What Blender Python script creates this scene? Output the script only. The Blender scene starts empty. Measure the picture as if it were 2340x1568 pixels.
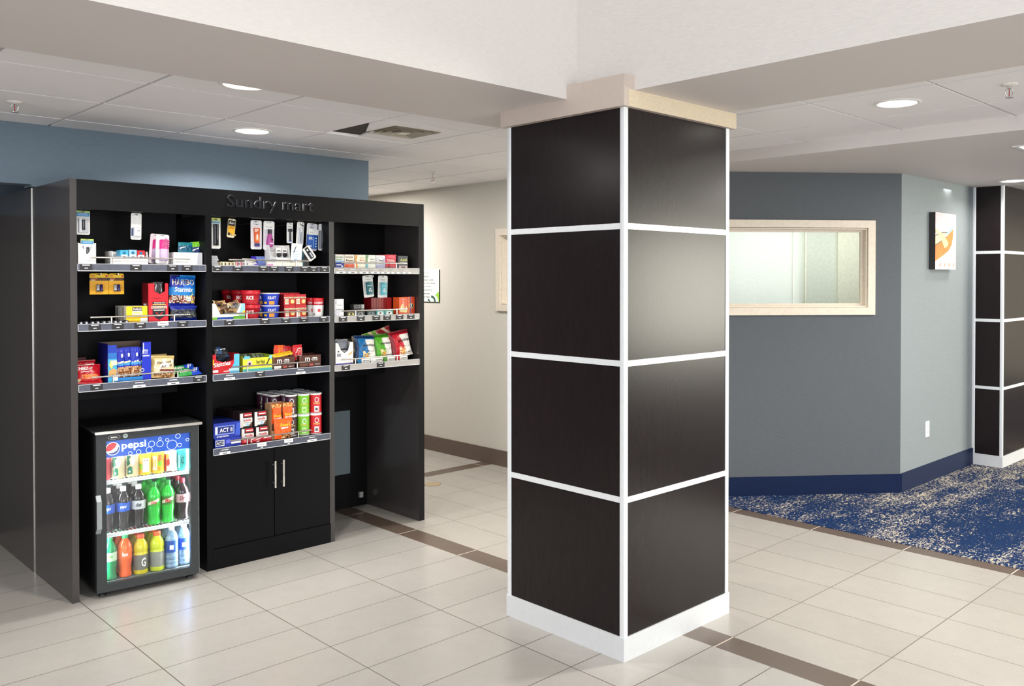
import bpy, math, random
from mathutils import Vector, Matrix
random.seed(7)
SC = bpy.context.scene
COL = SC.collection
PI = math.pi

# ------------------------------------------------------------------ camera, world, exposure
F_PX, CX, CY, YAW, PITCH = 2003.412, 1299.19, 664.19, 0.77854, 0.01337
cd = bpy.data.cameras.new('camera'); cam = bpy.data.objects.new('camera', cd); COL.objects.link(cam)
cd.sensor_fit = 'HORIZONTAL'; cd.sensor_width = 36.0; cd.lens = F_PX / 2340 * 36
cd.shift_x = -(CX - 1170) / 2340; cd.shift_y = (CY - 784) / 2340
cd.clip_start = 0.05; cd.clip_end = 100
fw = Vector((math.cos(YAW) * math.cos(PITCH), math.sin(YAW) * math.cos(PITCH), -math.sin(PITCH)))
rt = Vector((math.sin(YAW), -math.cos(YAW), 0)); upv = rt.cross(fw)
cam.matrix_world = Matrix(((rt.x, upv.x, -fw.x, 0), (rt.y, upv.y, -fw.y, 0), (rt.z, upv.z, -fw.z, 1.6), (0, 0, 0, 1)))
SC.camera = cam
w = bpy.data.worlds.new('daylight'); SC.world = w; w.use_nodes = True
w.node_tree.nodes['Background'].inputs[0].default_value = (0.86, 0.93, 1.0, 1)
w.node_tree.nodes['Background'].inputs[1].default_value = 1.0
SC.view_settings.view_transform = 'Standard'; SC.view_settings.look = 'None'
SC.view_settings.gamma = 1.0; SC.view_settings.use_curve_mapping = False
SC.view_settings.exposure = 0.44

def area(name, loc, rot, sx, sy, power, color=(1, 1, 1), shape='RECTANGLE', spread=None):
    l = bpy.data.lights.new(name, 'AREA'); l.shape = shape; l.size = sx; l.size_y = sy
    l.energy = power; l.color = color
    if spread: l.spread = spread
    o = bpy.data.objects.new(name, l); COL.objects.link(o); o.location = loc; o.rotation_euler = rot
    return o
# daylight through the lobby's windows (behind and to the side of the camera) and its skylight
area('window_daylight', (12.4, -4.45, 1.35), (PI/2, 0, 0), 4.0, 2.0, 470, (1.0, 0.97, 0.82))
area('window_daylight_front', (0.5, -4.4, 1.6), (PI/2, 0, 0), 5.0, 2.2, 165, (0.93, 0.96, 1.0))
area('window_daylight_west', (-4.4, -0.5, 1.6), (PI/2, 0, -PI/2), 5.0, 2.2, 150, (0.93, 0.96, 1.0))
area('skylight', (-0.6, -0.8, 4.15), (0, 0, 0), 4.5, 4.5, 30, (0.98, 0.98, 1.0))

# ------------------------------------------------------------------ materials
def srgb(c):
    f = lambda v: v / 12.92 if v <= 0.04045 else ((v + 0.055) / 1.055) ** 2.4
    return tuple(f(x / 255) for x in c) + (1,)
MATS = {}
def M(col, rough=0.45, metal=0.0, spec=0.5, emit=None, var=0.05, nscale=40.0, bump=0.0, alpha=None, coat=0.0, name=None, stretch=None):
    key = (tuple(col), rough, metal, spec, emit, var, nscale, bump, alpha, coat, stretch)
    if key in MATS: return MATS[key]
    m = bpy.data.materials.new(name or 'mat_%d_%d_%d' % tuple(int(v) for v in col)); m.use_nodes = True
    nt = m.node_tree; b = nt.nodes['Principled BSDF']; N = nt.nodes; L = nt.links
    c = srgb(col)
    tc = N.new('ShaderNodeTexCoord'); no = N.new('ShaderNodeTexNoise'); no.inputs['Scale'].default_value = nscale
    no.inputs['Detail'].default_value = 2
    if stretch:
        mp = N.new('ShaderNodeMapping'); mp.inputs['Scale'].default_value = stretch
        L.new(tc.outputs['Object'], mp.inputs[0]); L.new(mp.outputs[0], no.inputs['Vector'])
    else: L.new(tc.outputs['Object'], no.inputs['Vector'])
    mr = N.new('ShaderNodeMapRange'); mr.inputs[1].default_value = 0.3; mr.inputs[2].default_value = 0.7
    mr.inputs[3].default_value = 1 - var; mr.inputs[4].default_value = 1 + var
    L.new(no.outputs['Fac'], mr.inputs[0])
    vm = N.new('ShaderNodeVectorMath'); vm.operation = 'SCALE'; vm.inputs[0].default_value = c[:3]
    L.new(mr.outputs[0], vm.inputs['Scale']); L.new(vm.outputs[0], b.inputs['Base Color'])
    b.inputs['Roughness'].default_value = rough; b.inputs['Metallic'].default_value = metal
    b.inputs['Specular IOR Level'].default_value = spec; b.inputs['Coat Weight'].default_value = coat
    if emit:
        b.inputs['Emission Color'].default_value = c; b.inputs['Emission Strength'].default_value = emit
    if bump:
        bp = N.new('ShaderNodeBump'); bp.inputs['Strength'].default_value = bump; bp.inputs['Distance'].default_value = 0.002
        L.new(no.outputs['Fac'], bp.inputs['Height']); L.new(bp.outputs[0], b.inputs['Normal'])
    if alpha is not None: b.inputs['Alpha'].default_value = alpha
    MATS[key] = m
    return m

def glass_mat(name, tint=(1, 1, 1), refl=0.06, rough=0.02):
    m = bpy.data.materials.new(name); m.use_nodes = True; nt = m.node_tree; nt.nodes.clear()
    o = nt.nodes.new('ShaderNodeOutputMaterial'); t = nt.nodes.new('ShaderNodeBsdfTransparent'); g = nt.nodes.new('ShaderNodeBsdfGlossy')
    mx = nt.nodes.new('ShaderNodeMixShader'); fr = nt.nodes.new('ShaderNodeLayerWeight'); fr.inputs[0].default_value = 0.2
    mm = nt.nodes.new('ShaderNodeMath'); mm.operation = 'MULTIPLY_ADD'; mm.inputs[1].default_value = 0.3; mm.inputs[2].default_value = refl
    nt.links.new(fr.outputs['Fresnel'], mm.inputs[0]); nt.links.new(mm.outputs[0], mx.inputs[0])
    t.inputs[0].default_value = tint + (1,); g.inputs['Roughness'].default_value = rough
    nt.links.new(t.outputs[0], mx.inputs[1]); nt.links.new(g.outputs[0], mx.inputs[2]); nt.links.new(mx.outputs[0], o.inputs[0])
    return m

def grid_mat(name, base, grout, px, ox, py, oy, gw, rough=0.3, var=0.05):
    """tiles laid on world x / y; px or py None = no joints that way"""
    m = bpy.data.materials.new(name); m.use_nodes = True; nt = m.node_tree; N = nt.nodes; L = nt.links
    b = N['Principled BSDF']; tc = N.new('ShaderNodeTexCoord'); sp = N.new('ShaderNodeSeparateXYZ'); L.new(tc.outputs['Object'], sp.inputs[0])
    def mth(op, a, bb=None, c=None):
        n = N.new('ShaderNodeMath'); n.operation = op
        for i, v in enumerate((a, bb, c)):
            if v is None: continue
            if isinstance(v, (int, float)): n.inputs[i].default_value = v
            else: L.new(v, n.inputs[i])
        return n.outputs[0]
    masks = []; ids = []
    for ax, p, o in (('X', px, ox), ('Y', py, oy)):
        if not p: continue
        q = mth('DIVIDE', mth('SUBTRACT', sp.outputs[ax], o), p)
        ids.append(mth('FLOOR', q)); fr = mth('FRACT', q)
        d = mth('MULTIPLY', mth('MINIMUM', fr, mth('SUBTRACT', 1.0, fr)), p)
        masks.append(mth('LESS_THAN', d, gw / 2))
    mk = masks[0] if len(masks) == 1 else mth('MAXIMUM', masks[0], masks[1])
    cb = N.new('ShaderNodeCombineXYZ'); L.new(ids[0], cb.inputs[0])
    if len(ids) > 1: L.new(ids[1], cb.inputs[1])
    wn = N.new('ShaderNodeTexWhiteNoise'); wn.noise_dimensions = '3D'; L.new(cb.outputs[0], wn.inputs['Vector'])
    n1 = N.new('ShaderNodeTexNoise'); n1.inputs['Scale'].default_value = 9; n1.inputs['Detail'].default_value = 6; n1.inputs['Roughness'].default_value = 0.7
    L.new(tc.outputs['Object'], n1.inputs['Vector'])
    n2 = N.new('ShaderNodeTexNoise'); n2.inputs['Scale'].default_value = 160; n2.inputs['Detail'].default_value = 2
    mp = N.new('ShaderNodeMapping'); mp.inputs['Scale'].default_value = (0.35, 1.0, 1); L.new(tc.outputs['Object'], mp.inputs[0]); L.new(mp.outputs[0], n2.inputs['Vector'])
    f = mth('MULTIPLY_ADD', wn.outputs['Value'], var, 1 - var)
    f = mth('ADD', f, mth('MULTIPLY', mth('SUBTRACT', n1.outputs['Fac'], 0.5), 0.16))
    f = mth('ADD', f, mth('MULTIPLY', mth('SUBTRACT', n2.outputs['Fac'], 0.5), 0.12))
    vm = N.new('ShaderNodeVectorMath'); vm.operation = 'SCALE'; vm.inputs[0].default_value = srgb(base)[:3]; L.new(f, vm.inputs['Scale'])
    mx = N.new('ShaderNodeMix'); mx.data_type = 'RGBA'; L.new(mk, mx.inputs['Factor']); L.new(vm.outputs[0], mx.inputs[6]); mx.inputs[7].default_value = srgb(grout)
    L.new(mx.outputs[2], b.inputs['Base Color'])
    L.new(mth('MULTIPLY_ADD', mk, 0.4, rough), b.inputs['Roughness'])
    bp = N.new('ShaderNodeBump'); bp.inputs['Strength'].default_value = 0.15; bp.inputs['Distance'].default_value = 0.001
    L.new(mth('SUBTRACT', n2.outputs['Fac'], mk), bp.inputs['Height']); L.new(bp.outputs[0], b.inputs['Normal'])
    return m

def cloth_mat(name, base, sx, sz, amt=0.08, bump=0.35, rough=0.75):
    """fine horizontal woven wallcovering"""
    m = bpy.data.materials.new(name); m.use_nodes = True; nt = m.node_tree; N = nt.nodes; L = nt.links
    b = N['Principled BSDF']; tc = N.new('ShaderNodeTexCoord'); mp = N.new('ShaderNodeMapping'); mp.inputs['Scale'].default_value = (sx, sx, sz)
    L.new(tc.outputs['Object'], mp.inputs[0]); n = N.new('ShaderNodeTexNoise'); n.inputs['Scale'].default_value = 1; n.inputs['Detail'].default_value = 4
    L.new(mp.outputs[0], n.inputs['Vector'])
    mr = N.new('ShaderNodeMapRange'); mr.inputs[1].default_value = 0.3; mr.inputs[2].default_value = 0.7; mr.inputs[3].default_value = 1 - amt; mr.inputs[4].default_value = 1 + amt
    L.new(n.outputs['Fac'], mr.inputs[0])
    vm = N.new('ShaderNodeVectorMath'); vm.operation = 'SCALE'; vm.inputs[0].default_value = srgb(base)[:3]; L.new(mr.outputs[0], vm.inputs['Scale'])
    L.new(vm.outputs[0], b.inputs['Base Color']); b.inputs['Roughness'].default_value = rough
    bp = N.new('ShaderNodeBump'); bp.inputs['Strength'].default_value = bump; bp.inputs['Distance'].default_value = 0.002
    L.new(n.outputs['Fac'], bp.inputs['Height']); L.new(bp.outputs[0], b.inputs['Normal'])
    return m

def carpet_mat():
    m = bpy.data.materials.new('carpet'); m.use_nodes = True; nt = m.node_tree; N = nt.nodes; L = nt.links
    b = N['Principled BSDF']; tc = N.new('ShaderNodeTexCoord')
    def noise(scale, sc, det=3, rot=0, dist=0):
        mp = N.new('ShaderNodeMapping'); mp.inputs['Scale'].default_value = sc; mp.inputs['Rotation'].default_value = (0, 0, rot)
        L.new(tc.outputs['Object'], mp.inputs[0]); n = N.new('ShaderNodeTexNoise'); n.inputs['Scale'].default_value = scale; n.inputs['Detail'].default_value = det
        n.inputs['Distortion'].default_value = dist
        L.new(mp.outputs[0], n.inputs['Vector']); return n.outputs['Fac']
    def mth(op, a, bb=None, c=None):
        n = N.new('ShaderNodeMath'); n.operation = op
        for i, v in enumerate((a, bb, c)):
            if v is None: continue
            if isinstance(v, (int, float)): n.inputs[i].default_value = v
            else: L.new(v, n.inputs[i])
        return n.outputs[0]
    big = noise(0.9, (0.55, 1.7, 1), 3, 0.25, 0.4)
    mid = noise(5, (0.6, 1.5, 1), 3, 0.25)
    fine = noise(62, (0.75, 1.3, 1), 2, 0.3, 1.0)
    v = mth('ADD', mth('MULTIPLY', mth('SUBTRACT', big, 0.5), 1.5), mth('MULTIPLY', mth('SUBTRACT', mid, 0.5), 0.9))
    v = mth('ADD', v, mth('MULTIPLY', mth('SUBTRACT', fine, 0.5), 2.6))
    fac = N.new('ShaderNodeMapRange'); fac.inputs[1].default_value = 0.19; fac.inputs[2].default_value = 0.30; L.new(v, fac.inputs[0])
    dk = N.new('ShaderNodeMix'); dk.data_type = 'RGBA'; L.new(noise(60, (1, 1, 1), 2), dk.inputs['Factor'])
    dk.inputs[6].default_value = srgb((11, 26, 50)); dk.inputs[7].default_value = srgb((26, 54, 98))
    lt = N.new('ShaderNodeMix'); lt.data_type = 'RGBA'; L.new(noise(3, (1, 1, 1), 2), lt.inputs['Factor'])
    lt.inputs[6].default_value = srgb((196, 189, 175)); lt.inputs[7].default_value = srgb((172, 158, 130))
    mx = N.new('ShaderNodeMix'); mx.data_type = 'RGBA'; L.new(fac.outputs[0], mx.inputs['Factor']); L.new(dk.outputs[2], mx.inputs[6]); L.new(lt.outputs[2], mx.inputs[7])
    L.new(mx.outputs[2], b.inputs['Base Color']); b.inputs['Roughness'].default_value = 0.95; b.inputs['Specular IOR Level'].default_value = 0.1
    bp = N.new('ShaderNodeBump'); bp.inputs['Strength'].default_value = 0.6; bp.inputs['Distance'].default_value = 0.004
    L.new(fine, bp.inputs['Height']); L.new(bp.outputs[0], b.inputs['Normal'])
    return m

# ------------------------------------------------------------------ mesh builder
TXT = {}
def text_geo(s, bold=0.0):
    bold = min(bold, 0.022)
    k = (s, bold)
    if k in TXT: return TXT[k]
    cu = bpy.data.curves.new('t', 'FONT'); cu.body = s; cu.resolution_u = 2; cu.offset = bold
    ob = bpy.data.objects.new('t', cu); COL.objects.link(ob)
    dg = bpy.context.evaluated_depsgraph_get(); dg.update()
    me = bpy.data.meshes.new_from_object(ob.evaluated_get(dg))
    vs = [(v.co.x, v.co.y) for v in me.vertices]; fs = [tuple(p.vertices) for p in me.polygons]
    bpy.data.objects.remove(ob); bpy.data.curves.remove(cu); bpy.data.meshes.remove(me)
    x0 = min(v[0] for v in vs); x1 = max(v[0] for v in vs); y0 = min(v[1] for v in vs); y1 = max(v[1] for v in vs)
    vs = [((x - x0) / (x1 - x0), (y - y0) / (y1 - y0)) for x, y in vs]
    TXT[k] = (vs, fs); return TXT[k]

class MB:
    def __init__(s): s.v = []; s.f = []; s.m = []; s.mats = []; s.sm = []
    def slot(s, mat):
        if mat not in s.mats: s.mats.append(mat)
        return s.mats.index(mat)
    def poly(s, pts, mat, smooth=False):
        b = len(s.v); s.v += [tuple(p) for p in pts]; s.f.append(tuple(range(b, b + len(pts)))); s.m.append(s.slot(mat)); s.sm.append(smooth)
    def mesh(s, vs, fs, mat, smooth=False, mats=None):
        b = len(s.v); s.v += [tuple(p) for p in vs]
        for i, f in enumerate(fs):
            s.f.append(tuple(b + k for k in f)); s.m.append(s.slot(mats[i] if mats else mat)); s.sm.append(smooth)
    def box(s, x0, x1, y0, y1, z0, z1, mat, side=None):
        v = [(x0,y0,z0),(x1,y0,z0),(x1,y1,z0),(x0,y1,z0),(x0,y0,z1),(x1,y0,z1),(x1,y1,z1),(x0,y1,z1)]
        fs = [(0,1,5,4),(1,2,6,5),(2,3,7,6),(3,0,4,7),(4,5,6,7),(3,2,1,0)]
        s.mesh(v, fs, mat, mats=[mat] + [side or mat] * 5)
    def bbox(s, x0, x1, y0, y1, z0, z1, mat, r=0.004, seg=3):
        """box with rounded vertical edges"""
        r = min(r, (x1 - x0) / 2.01, (y1 - y0) / 2.01); pts = []
        for cx, cy, a in ((x1 - r, y1 - r, 0), (x0 + r, y1 - r, 90), (x0 + r, y0 + r, 180), (x1 - r, y0 + r, 270)):
            for k in range(seg + 1):
                t = math.radians(a + 90 * k / seg); pts.append((cx + r * math.cos(t), cy + r * math.sin(t)))
        n = len(pts); vs = [(x, y, z0) for x, y in pts] + [(x, y, z1) for x, y in pts]
        s.mesh(vs, [(i, (i + 1) % n, n + (i + 1) % n, n + i) for i in range(n)], mat, True)
        s.poly([(x, y, z1) for x, y in pts], mat); s.poly([(x, y, z0) for x, y in reversed(pts)], mat)
    def prism(s, pts, y0, y1, mat, side=None):
        """outline in x,z (counter-clockwise seen from -y) extruded from y0 to y1"""
        n = len(pts)
        s.poly([(x, y0, z) for x, z in pts], mat); s.poly([(x, y1, z) for x, z in reversed(pts)], side or mat)
        for i in range(n):
            a, b = pts[i], pts[(i + 1) % n]; s.poly([(a[0], y1, a[1]), (b[0], y1, b[1]), (b[0], y0, b[1]), (a[0], y0, a[1])], side or mat)
    def flat(s, pts, y, mat):
        s.poly([(x, y, z) for x, z in pts], mat)
    def rect(s, x0, z0, x1, z1, y, mat): s.flat([(x0, z0), (x1, z0), (x1, z1), (x0, z1)], y, mat)
    def disc(s, cx, cz, r, y, mat, n=20, rz=None):
        s.flat([(cx + r * math.cos(2*PI*k/n), cz + (rz or r) * math.sin(2*PI*k/n)) for k in range(n)], y, mat)
    def ring(s, cx, cz, r, t, y, mat, n=24, rz=None):
        rz = rz or r
        vs = [(cx + r*math.cos(2*PI*k/n), y, cz + rz*math.sin(2*PI*k/n)) for k in range(n)] + [(cx + (r-t)*math.cos(2*PI*k/n), y, cz + (rz-t)*math.sin(2*PI*k/n)) for k in range(n)]
        s.mesh(vs, [(k, (k+1) % n, n + (k+1) % n, n + k) for k in range(n)], mat)
    def text(s, t, x0, z0, x1, z1, y, mat, bold=0.0, slant=0.0, warp=None, rise=0.0, depth=0.0, edge=None):
        vs, fs = text_geo(t, bold); out = []
        for a, b in vs:
            x = x0 + (x1 - x0) * a + slant * (z1 - z0) * b; z = z0 + (z1 - z0) * b + rise * a
            out.append(warp(x, z) if warp else (x, y, z))
        s.mesh(out, fs, mat)
        if depth:
            n = len(out); back = [(x, yy + depth, z) for x, yy, z in out]
            cnt = {}
            for f in fs:
                for i in range(len(f)):
                    e = (f[i], f[(i + 1) % len(f)]); cnt[e] = 1
            quads = [(e[1], e[0], e[0] + n, e[1] + n) for e in cnt if (e[1], e[0]) not in cnt]
            s.mesh(out + back, quads, edge or mat)
    def lathe(s, prof, mat, cx=0, cy=0, z=0, n=20, mats=None, smooth=True, cap=True):
        vs = []; fs = []; fm = []
        for r, h in prof:
            for k in range(n): vs.append((cx + r * math.cos(2*PI*k/n), cy + r * math.sin(2*PI*k/n), z + h))
        for i in range(len(prof) - 1):
            for k in range(n):
                fs.append((i*n + k, i*n + (k+1) % n, (i+1)*n + (k+1) % n, (i+1)*n + k)); fm.append(mats[i] if mats else mat)
        s.mesh(vs, fs, mat, smooth, mats=fm)
        if cap:
            s.poly([vs[k] for k in reversed(range(n))], mats[0] if mats else mat)
            s.poly([vs[(len(prof) - 1) * n + k] for k in range(n)], mats[-1] if mats else mat)
    def tube(s, a, b, r, mat, n=10):
        a = Vector(a); b = Vector(b); d = (b - a).normalized(); u = d.orthogonal().normalized(); v = d.cross(u)
        ra = [a + r * (math.cos(2*PI*k/n) * u + math.sin(2*PI*k/n) * v) for k in range(n)]; rb = [p + (b - a) for p in ra]
        s.mesh([tuple(p) for p in ra + rb], [(k, (k+1) % n, n + (k+1) % n, n + k) for k in range(n)], mat, True)
        s.poly([tuple(p) for p in reversed(ra)], mat); s.poly([tuple(p) for p in rb], mat)
    def build(s, name, parent=None, loc=(0, 0, 0), rot=(0, 0, 0)):
        me = bpy.data.meshes.new(name); me.from_pydata(s.v, [], s.f)
        for m in s.mats: me.materials.append(m)
        me.polygons.foreach_set('material_index', s.m); me.polygons.foreach_set('use_smooth', s.sm); me.update()
        o = bpy.data.objects.new(name, me); COL.objects.link(o); o.location = loc; o.rotation_euler = rot
        if parent: o.parent = parent
        return o

def tag(o, label=None, cat=None, group=None, kind=None):
    if label: o['label'] = label
    if cat: o['category'] = cat
    if group: o['group'] = group
    if kind: o['kind'] = kind
    return o
def thing(name, label, cat, loc=(0, 0, 0), rot=(0, 0, 0), group=None):
    o = bpy.data.objects.new(name, None); COL.objects.link(o); o.location = loc; o.rotation_euler = rot; o.empty_display_size = 0.1
    return tag(o, label, cat, group)
def struct(o): o['kind'] = 'structure'; return o
def copy_tree(o, parent=None, loc=None):
    c = o.copy(); COL.objects.link(c)
    if parent: c.parent = parent
    if loc: c.location = loc
    for ch in list(o.children): copy_tree(ch, c)
    return c

# ------------------------------------------------------------------ room shell
CEIL = 2.44; SOF = 2.385; LOWC = 2.385
white_wall = cloth_mat('white_wallcovering', (208, 203, 199), 30, 420, 0.05, 0.5)
beige_wall = cloth_mat('beige_wallcovering', (204, 198, 187), 25, 300, 0.05, 0.3)
blue_wall = cloth_mat('blue_grey_wallcovering', (92, 107, 120), 25, 300, 0.07, 0.3)
grey_wall = cloth_mat('grey_wallcovering', (86, 91, 96), 25, 300, 0.07, 0.3)
pale_wall = cloth_mat('pale_grey_wallcovering', (130, 138, 141), 25, 300, 0.05, 0.3)
taupe = M((212, 205, 202), 0.6, var=0.015, nscale=200, bump=0.1, name='soffit_paint')
tile_white = M((240, 237, 238), 0.85, var=0.03, nscale=300, bump=0.25, name='ceiling_tile')
bar_white = M((226, 222, 218), 0.5, var=0.01, name='ceiling_bar')
TA = grid_mat('porcelain_tile', (159, 155, 149), (76, 68, 57), 0.594, 1.378, 0.295, 4.581, 0.0042, 0.27)
TB = grid_mat('porcelain_tile_crosswise', (162, 157, 149), (84, 76, 64), 0.296, 4.767, 0.598, 2.809, 0.004, 0.27)
TS = grid_mat('brown_strip_tile', (92, 78, 68), (196, 182, 168), None, 0, 0.598, 2.211, 0.006, 0.32)
TX = grid_mat('brown_strip_tile_crosswise', (92, 78, 68), (190, 176, 160), 0.594, 4.81, None, 0, 0.006, 0.32)

fl = MB()
def fquad(x0, x1, y0, y1, m): fl.poly([(x0, y0, 0), (x1, y0, 0), (x1, y1, 0), (x0, y1, 0)], m)
fquad(-4.5, 3.145, -4.5, 9, TA); fquad(3.145, 3.287, -4.5, 9, TS)
fquad(3.287, 5.045, -4.5, 5.77, TB); fquad(3.287, 5.045, 5.77, 5.91, TX); fquad(3.287, 5.045, 5.91, 9, TB)
fquad(5.045, 5.165, -4.5, 4.2, TS)
fl.poly([(-4.5, -4.5, -0.1), (-4.5, 9, -0.1), (5.165, 9, -0.1), (5.165, -4.5, -0.1)], TA)
struct(fl.build('floor'))
cp = MB(); cp.box(5.165, 15, -4.5, 7, -0.1, 0.004, carpet_mat()); struct(cp.build('floor_carpet'))

# beige wall with the meeting-room window, blue wall behind the shelving, angled grey wall, pale wall
def wall_hole(mb, s0, s1, z0, z1, h0, h1, hz0, hz1, d0, d1, m):
    """slab along local x (s) and depth local y, with a rectangular opening"""
    mb.box(s0, h0, d0, d1, z0, z1, m); mb.box(h1, s1, d0, d1, z0, z1, m)
    mb.box(h0, h1, d0, d1, z0, hz0, m); mb.box(h0, h1, d0, d1, hz1, z1, m)
def to_west(o, x, y): o.location = (x, y, 0); o.rotation_euler = (0, 0, -PI/2); return o   # local x -> -Y, local y -> +X
mb = MB(); wall_hole(mb, 0, 4.93, 0, CEIL, 3.34, 4.35, 1.385, 1.97, 0, 0.12, beige_wall)
struct(to_west(mb.build('wall_beige'), 4.92, 9.0))
mb = MB(); mb.box(0, 4.93, -0.012, 0, 0, 0.135, M((98, 82, 72), 0.5, name='brown_base')); struct(to_west(mb.build('baseboard_beige'), 4.92, 9.0))
mb = MB(); mb.box(1.375, 3.455, 5.41, 5.55, 0, 2.1, blue_wall); mb.box(1.343, 3.455, 5.41, 5.55, 2.1, CEIL, blue_wall); mb.box(-4.5, 1.343, 5.41, 5.53, 2.112, CEIL, blue_wall)
mb.box(-4.5, 3.455, 6.4, 6.52, 2.0, CEIL, blue_wall); mb.box(-4.5, 3.455, 6.4, 6.52, 0, 2.0, M((70, 66, 66), 0.6, name='unseen_niche_dark')); mb.box(3.335, 3.455, 5.55, 6.4, 0, CEIL, blue_wall); struct(mb.build('wall_blue'))  # lower niche wall is unseen, dark only for the side panel's reflection
mb = MB(); mb.box(-4.5, 5.05, 9.0, 9.1, 0, CEIL, beige_wall); struct(mb.build('wall_back'))
TD = Vector((0.76437414, -0.64477297, 0)); DROT = math.atan2(TD.y, TD.x)
DO = Vector((5.402, 3.667, 0)) - 0.62 * TD                       # where the angled wall starts, behind the column
S0 = 0.62
mb = MB(); wall_hole(mb, 0, S0 + 1.304, 0, LOWC, S0 - 0.30, S0 + 1.04, 1.39, 1.975, 0, 0.12, grey_wall)
struct(mb.build('wall_grey', loc=DO, rot=(0, 0, DROT)))
navy = M((7, 27, 62), 0.55, spec=0.2, var=0.08, name='navy_base')
mb = MB(); mb.box(0, S0 + 1.312, -0.012, 0, 0.004, 0.142, navy); struct(mb.build('baseboard_grey', loc=DO, rot=(0, 0, DROT)))
mb = MB(); mb.box(6.399, 8.6, 2.826, 2.95, 0, LOWC, pale_wall); struct(mb.build('wall_pale'))
mb = MB(); mb.box(6.395, 7.83, 2.812, 2.826, 0.004, 0.142, navy); struct(mb.build('baseboard_pale'))
# white walls above the soffit around the tall lobby
mb = MB(); mb.box(-4.5, 2.79, 2.70, 2.78, SOF, 4.3, white_wall); struct(mb.build('wall_upper_north'))
mb = MB(); mb.box(2.79, 2.87, -4.5, 2.70, SOF, 4.3, white_wall); struct(mb.build('wall_upper_east'))
# soffits
mb = MB(); mb.box(-4.5, 3.478, 2.78, 3.465, SOF, CEIL + 0.06, taupe); mb.box(-4.5, 2.79, 2.70, 2.78, SOF - 0.001, SOF, taupe)
mb.box(2.79, 3.478, 2.70, 2.78, SOF, CEIL + 0.06, taupe)
struct(mb.build('trim_soffit_north'))
mb = MB(); mb.box(2.87, 3.478, -4.5, 2.70, SOF, CEIL + 0.06, taupe); mb.box(2.79, 2.87, -4.5, 2.70, SOF - 0.001, SOF, taupe)
struct(mb.build('trim_soffit_east'))
mb = MB(); mb.box(4.85, 4.93, -4.5, 4.07, 2.366, CEIL + 0.06, taupe); struct(mb.build('trim_bulkhead'))
# outer lobby walls (behind and beside the camera), with window openings
mb = MB()
mb.box(-4.5, -2.0, -4.6, -4.5, 0, 4.3, beige_wall); mb.box(3.0, 10.3, -4.6, -4.5, 0, 4.3, beige_wall); mb.box(14.5, 15, -4.6, -4.5, 0, 4.3, beige_wall); mb.box(10.3, 14.5, -4.6, -4.5, 0, 0.3, beige_wall); mb.box(10.3, 14.5, -4.6, -4.5, 2.4, 4.3, beige_wall)
mb.box(-2.0, 3.0, -4.6, -4.5, 0, 0.5, beige_wall); mb.box(-2.0, 3.0, -4.6, -4.5, 2.7, 4.3, beige_wall)
struct(mb.build('wall_south'))
mb = MB(); mb.box(-4.6, -4.5, -4.5, -3.0, 0, 4.3, beige_wall); mb.box(-4.6, -4.5, 2.0, 9, 0, 4.3, beige_wall)
mb.box(-4.6, -4.5, -3.0, 2.0, 0, 0.5, beige_wall); mb.box(-4.6, -4.5, -3.0, 2.0, 2.7, 4.3, beige_wall); struct(mb.build('wall_west'))
mb = MB(); mb.box(15, 15.1, -4.5, 7, 0, 2.6, beige_wall); struct(mb.build('wall_east'))
mb = MB(); mb.box(-4.6, 2.87, -4.6, 2.78, 4.3, 4.4, white_wall); struct(mb.build('ceiling_lobby'))

# ceilings: lay-in tiles, each slightly below its bars
def tile_ceiling(name, x0, x1, y0, y1, skip=()):
    mb = MB(); mb.box(x0, x1, y0, y1, CEIL + 0.020, CEIL + 0.04, bar_white)
    gx = [2.62 + 0.595 * k for k in range(-14, 16)]; gy = [3.94 + 0.6 * k for k in range(-16, 12)]
    for i in range(len(gx) - 1):
        for j in range(len(gy) - 1):
            a, b, c, d = max(gx[i] + 0.008, x0), min(gx[i+1] - 0.008, x1), max(gy[j] + 0.008, y0), min(gy[j+1] - 0.008, y1)
            if b - a < 0.01 or d - c < 0.01: continue
            if (round(gx[i], 2), round(gy[j], 2)) in skip: continue
            mb.box(a, b, c, d, CEIL, CEIL + 0.0199, tile_white)
    return struct(mb.build(name))
tile_ceiling('ceiling_north', -4.5, 4.92, 3.465, 9.0, skip=((2.62, 3.94),))
tile_ceiling('ceiling_east', 3.478, 4.85, -4.5, 3.465)
mb = MB(); mb.box(4.93, 15, -4.5, 7, LOWC, LOWC + 0.1, taupe); struct(mb.build('ceiling_corridor'))

# meeting room seen through the glass
room = M((226, 232, 218), 0.8, name='meeting_room_paint')
mb = MB(); mb.box(5.2, 9.0, 6.6, 6.7, 0, 2.385, room); struct(mb.build('wall_meeting_north'))
mb = MB(); mb.box(9.0, 9.1, 2.95, 6.7, 0, 2.385, room); struct(mb.build('wall_meeting_east'))
mb = MB(); mb.box(0, 4.6, 0, 0.03, 0, 2.385, M((222, 226, 216), 0.8, name='meeting_partition'))
mb.box(2.64, 2.652, -0.02, 0, 0.0, 2.05, M((248, 246, 232), 0.6)); mb.box(2.755, 2.767, -0.02, 0, 0.0, 2.05, M((248, 246, 232), 0.6)); mb.box(2.64, 3.06, -0.02, 0, 2.05, 2.06, M((248, 246, 232), 0.6))
mb.box(3.06, 3.30, -0.03, 0, 0.0, 2.3, M((236, 234, 216), 0.6))
struct(mb.build('wall_meeting_partition', loc=DO - 1.0 * TD + 1.55 * Vector((-TD.y, TD.x, 0)), rot=(0, 0, DROT)))
area('meeting_room_light', tuple(DO + 1.75 * TD + 0.85 * Vector((-TD.y, TD.x, 0)) + Vector((0, 0, 2.33))), (0, 0, DROT), 1.8, 0.7, 17, (1.0, 1.0, 0.96))

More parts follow.
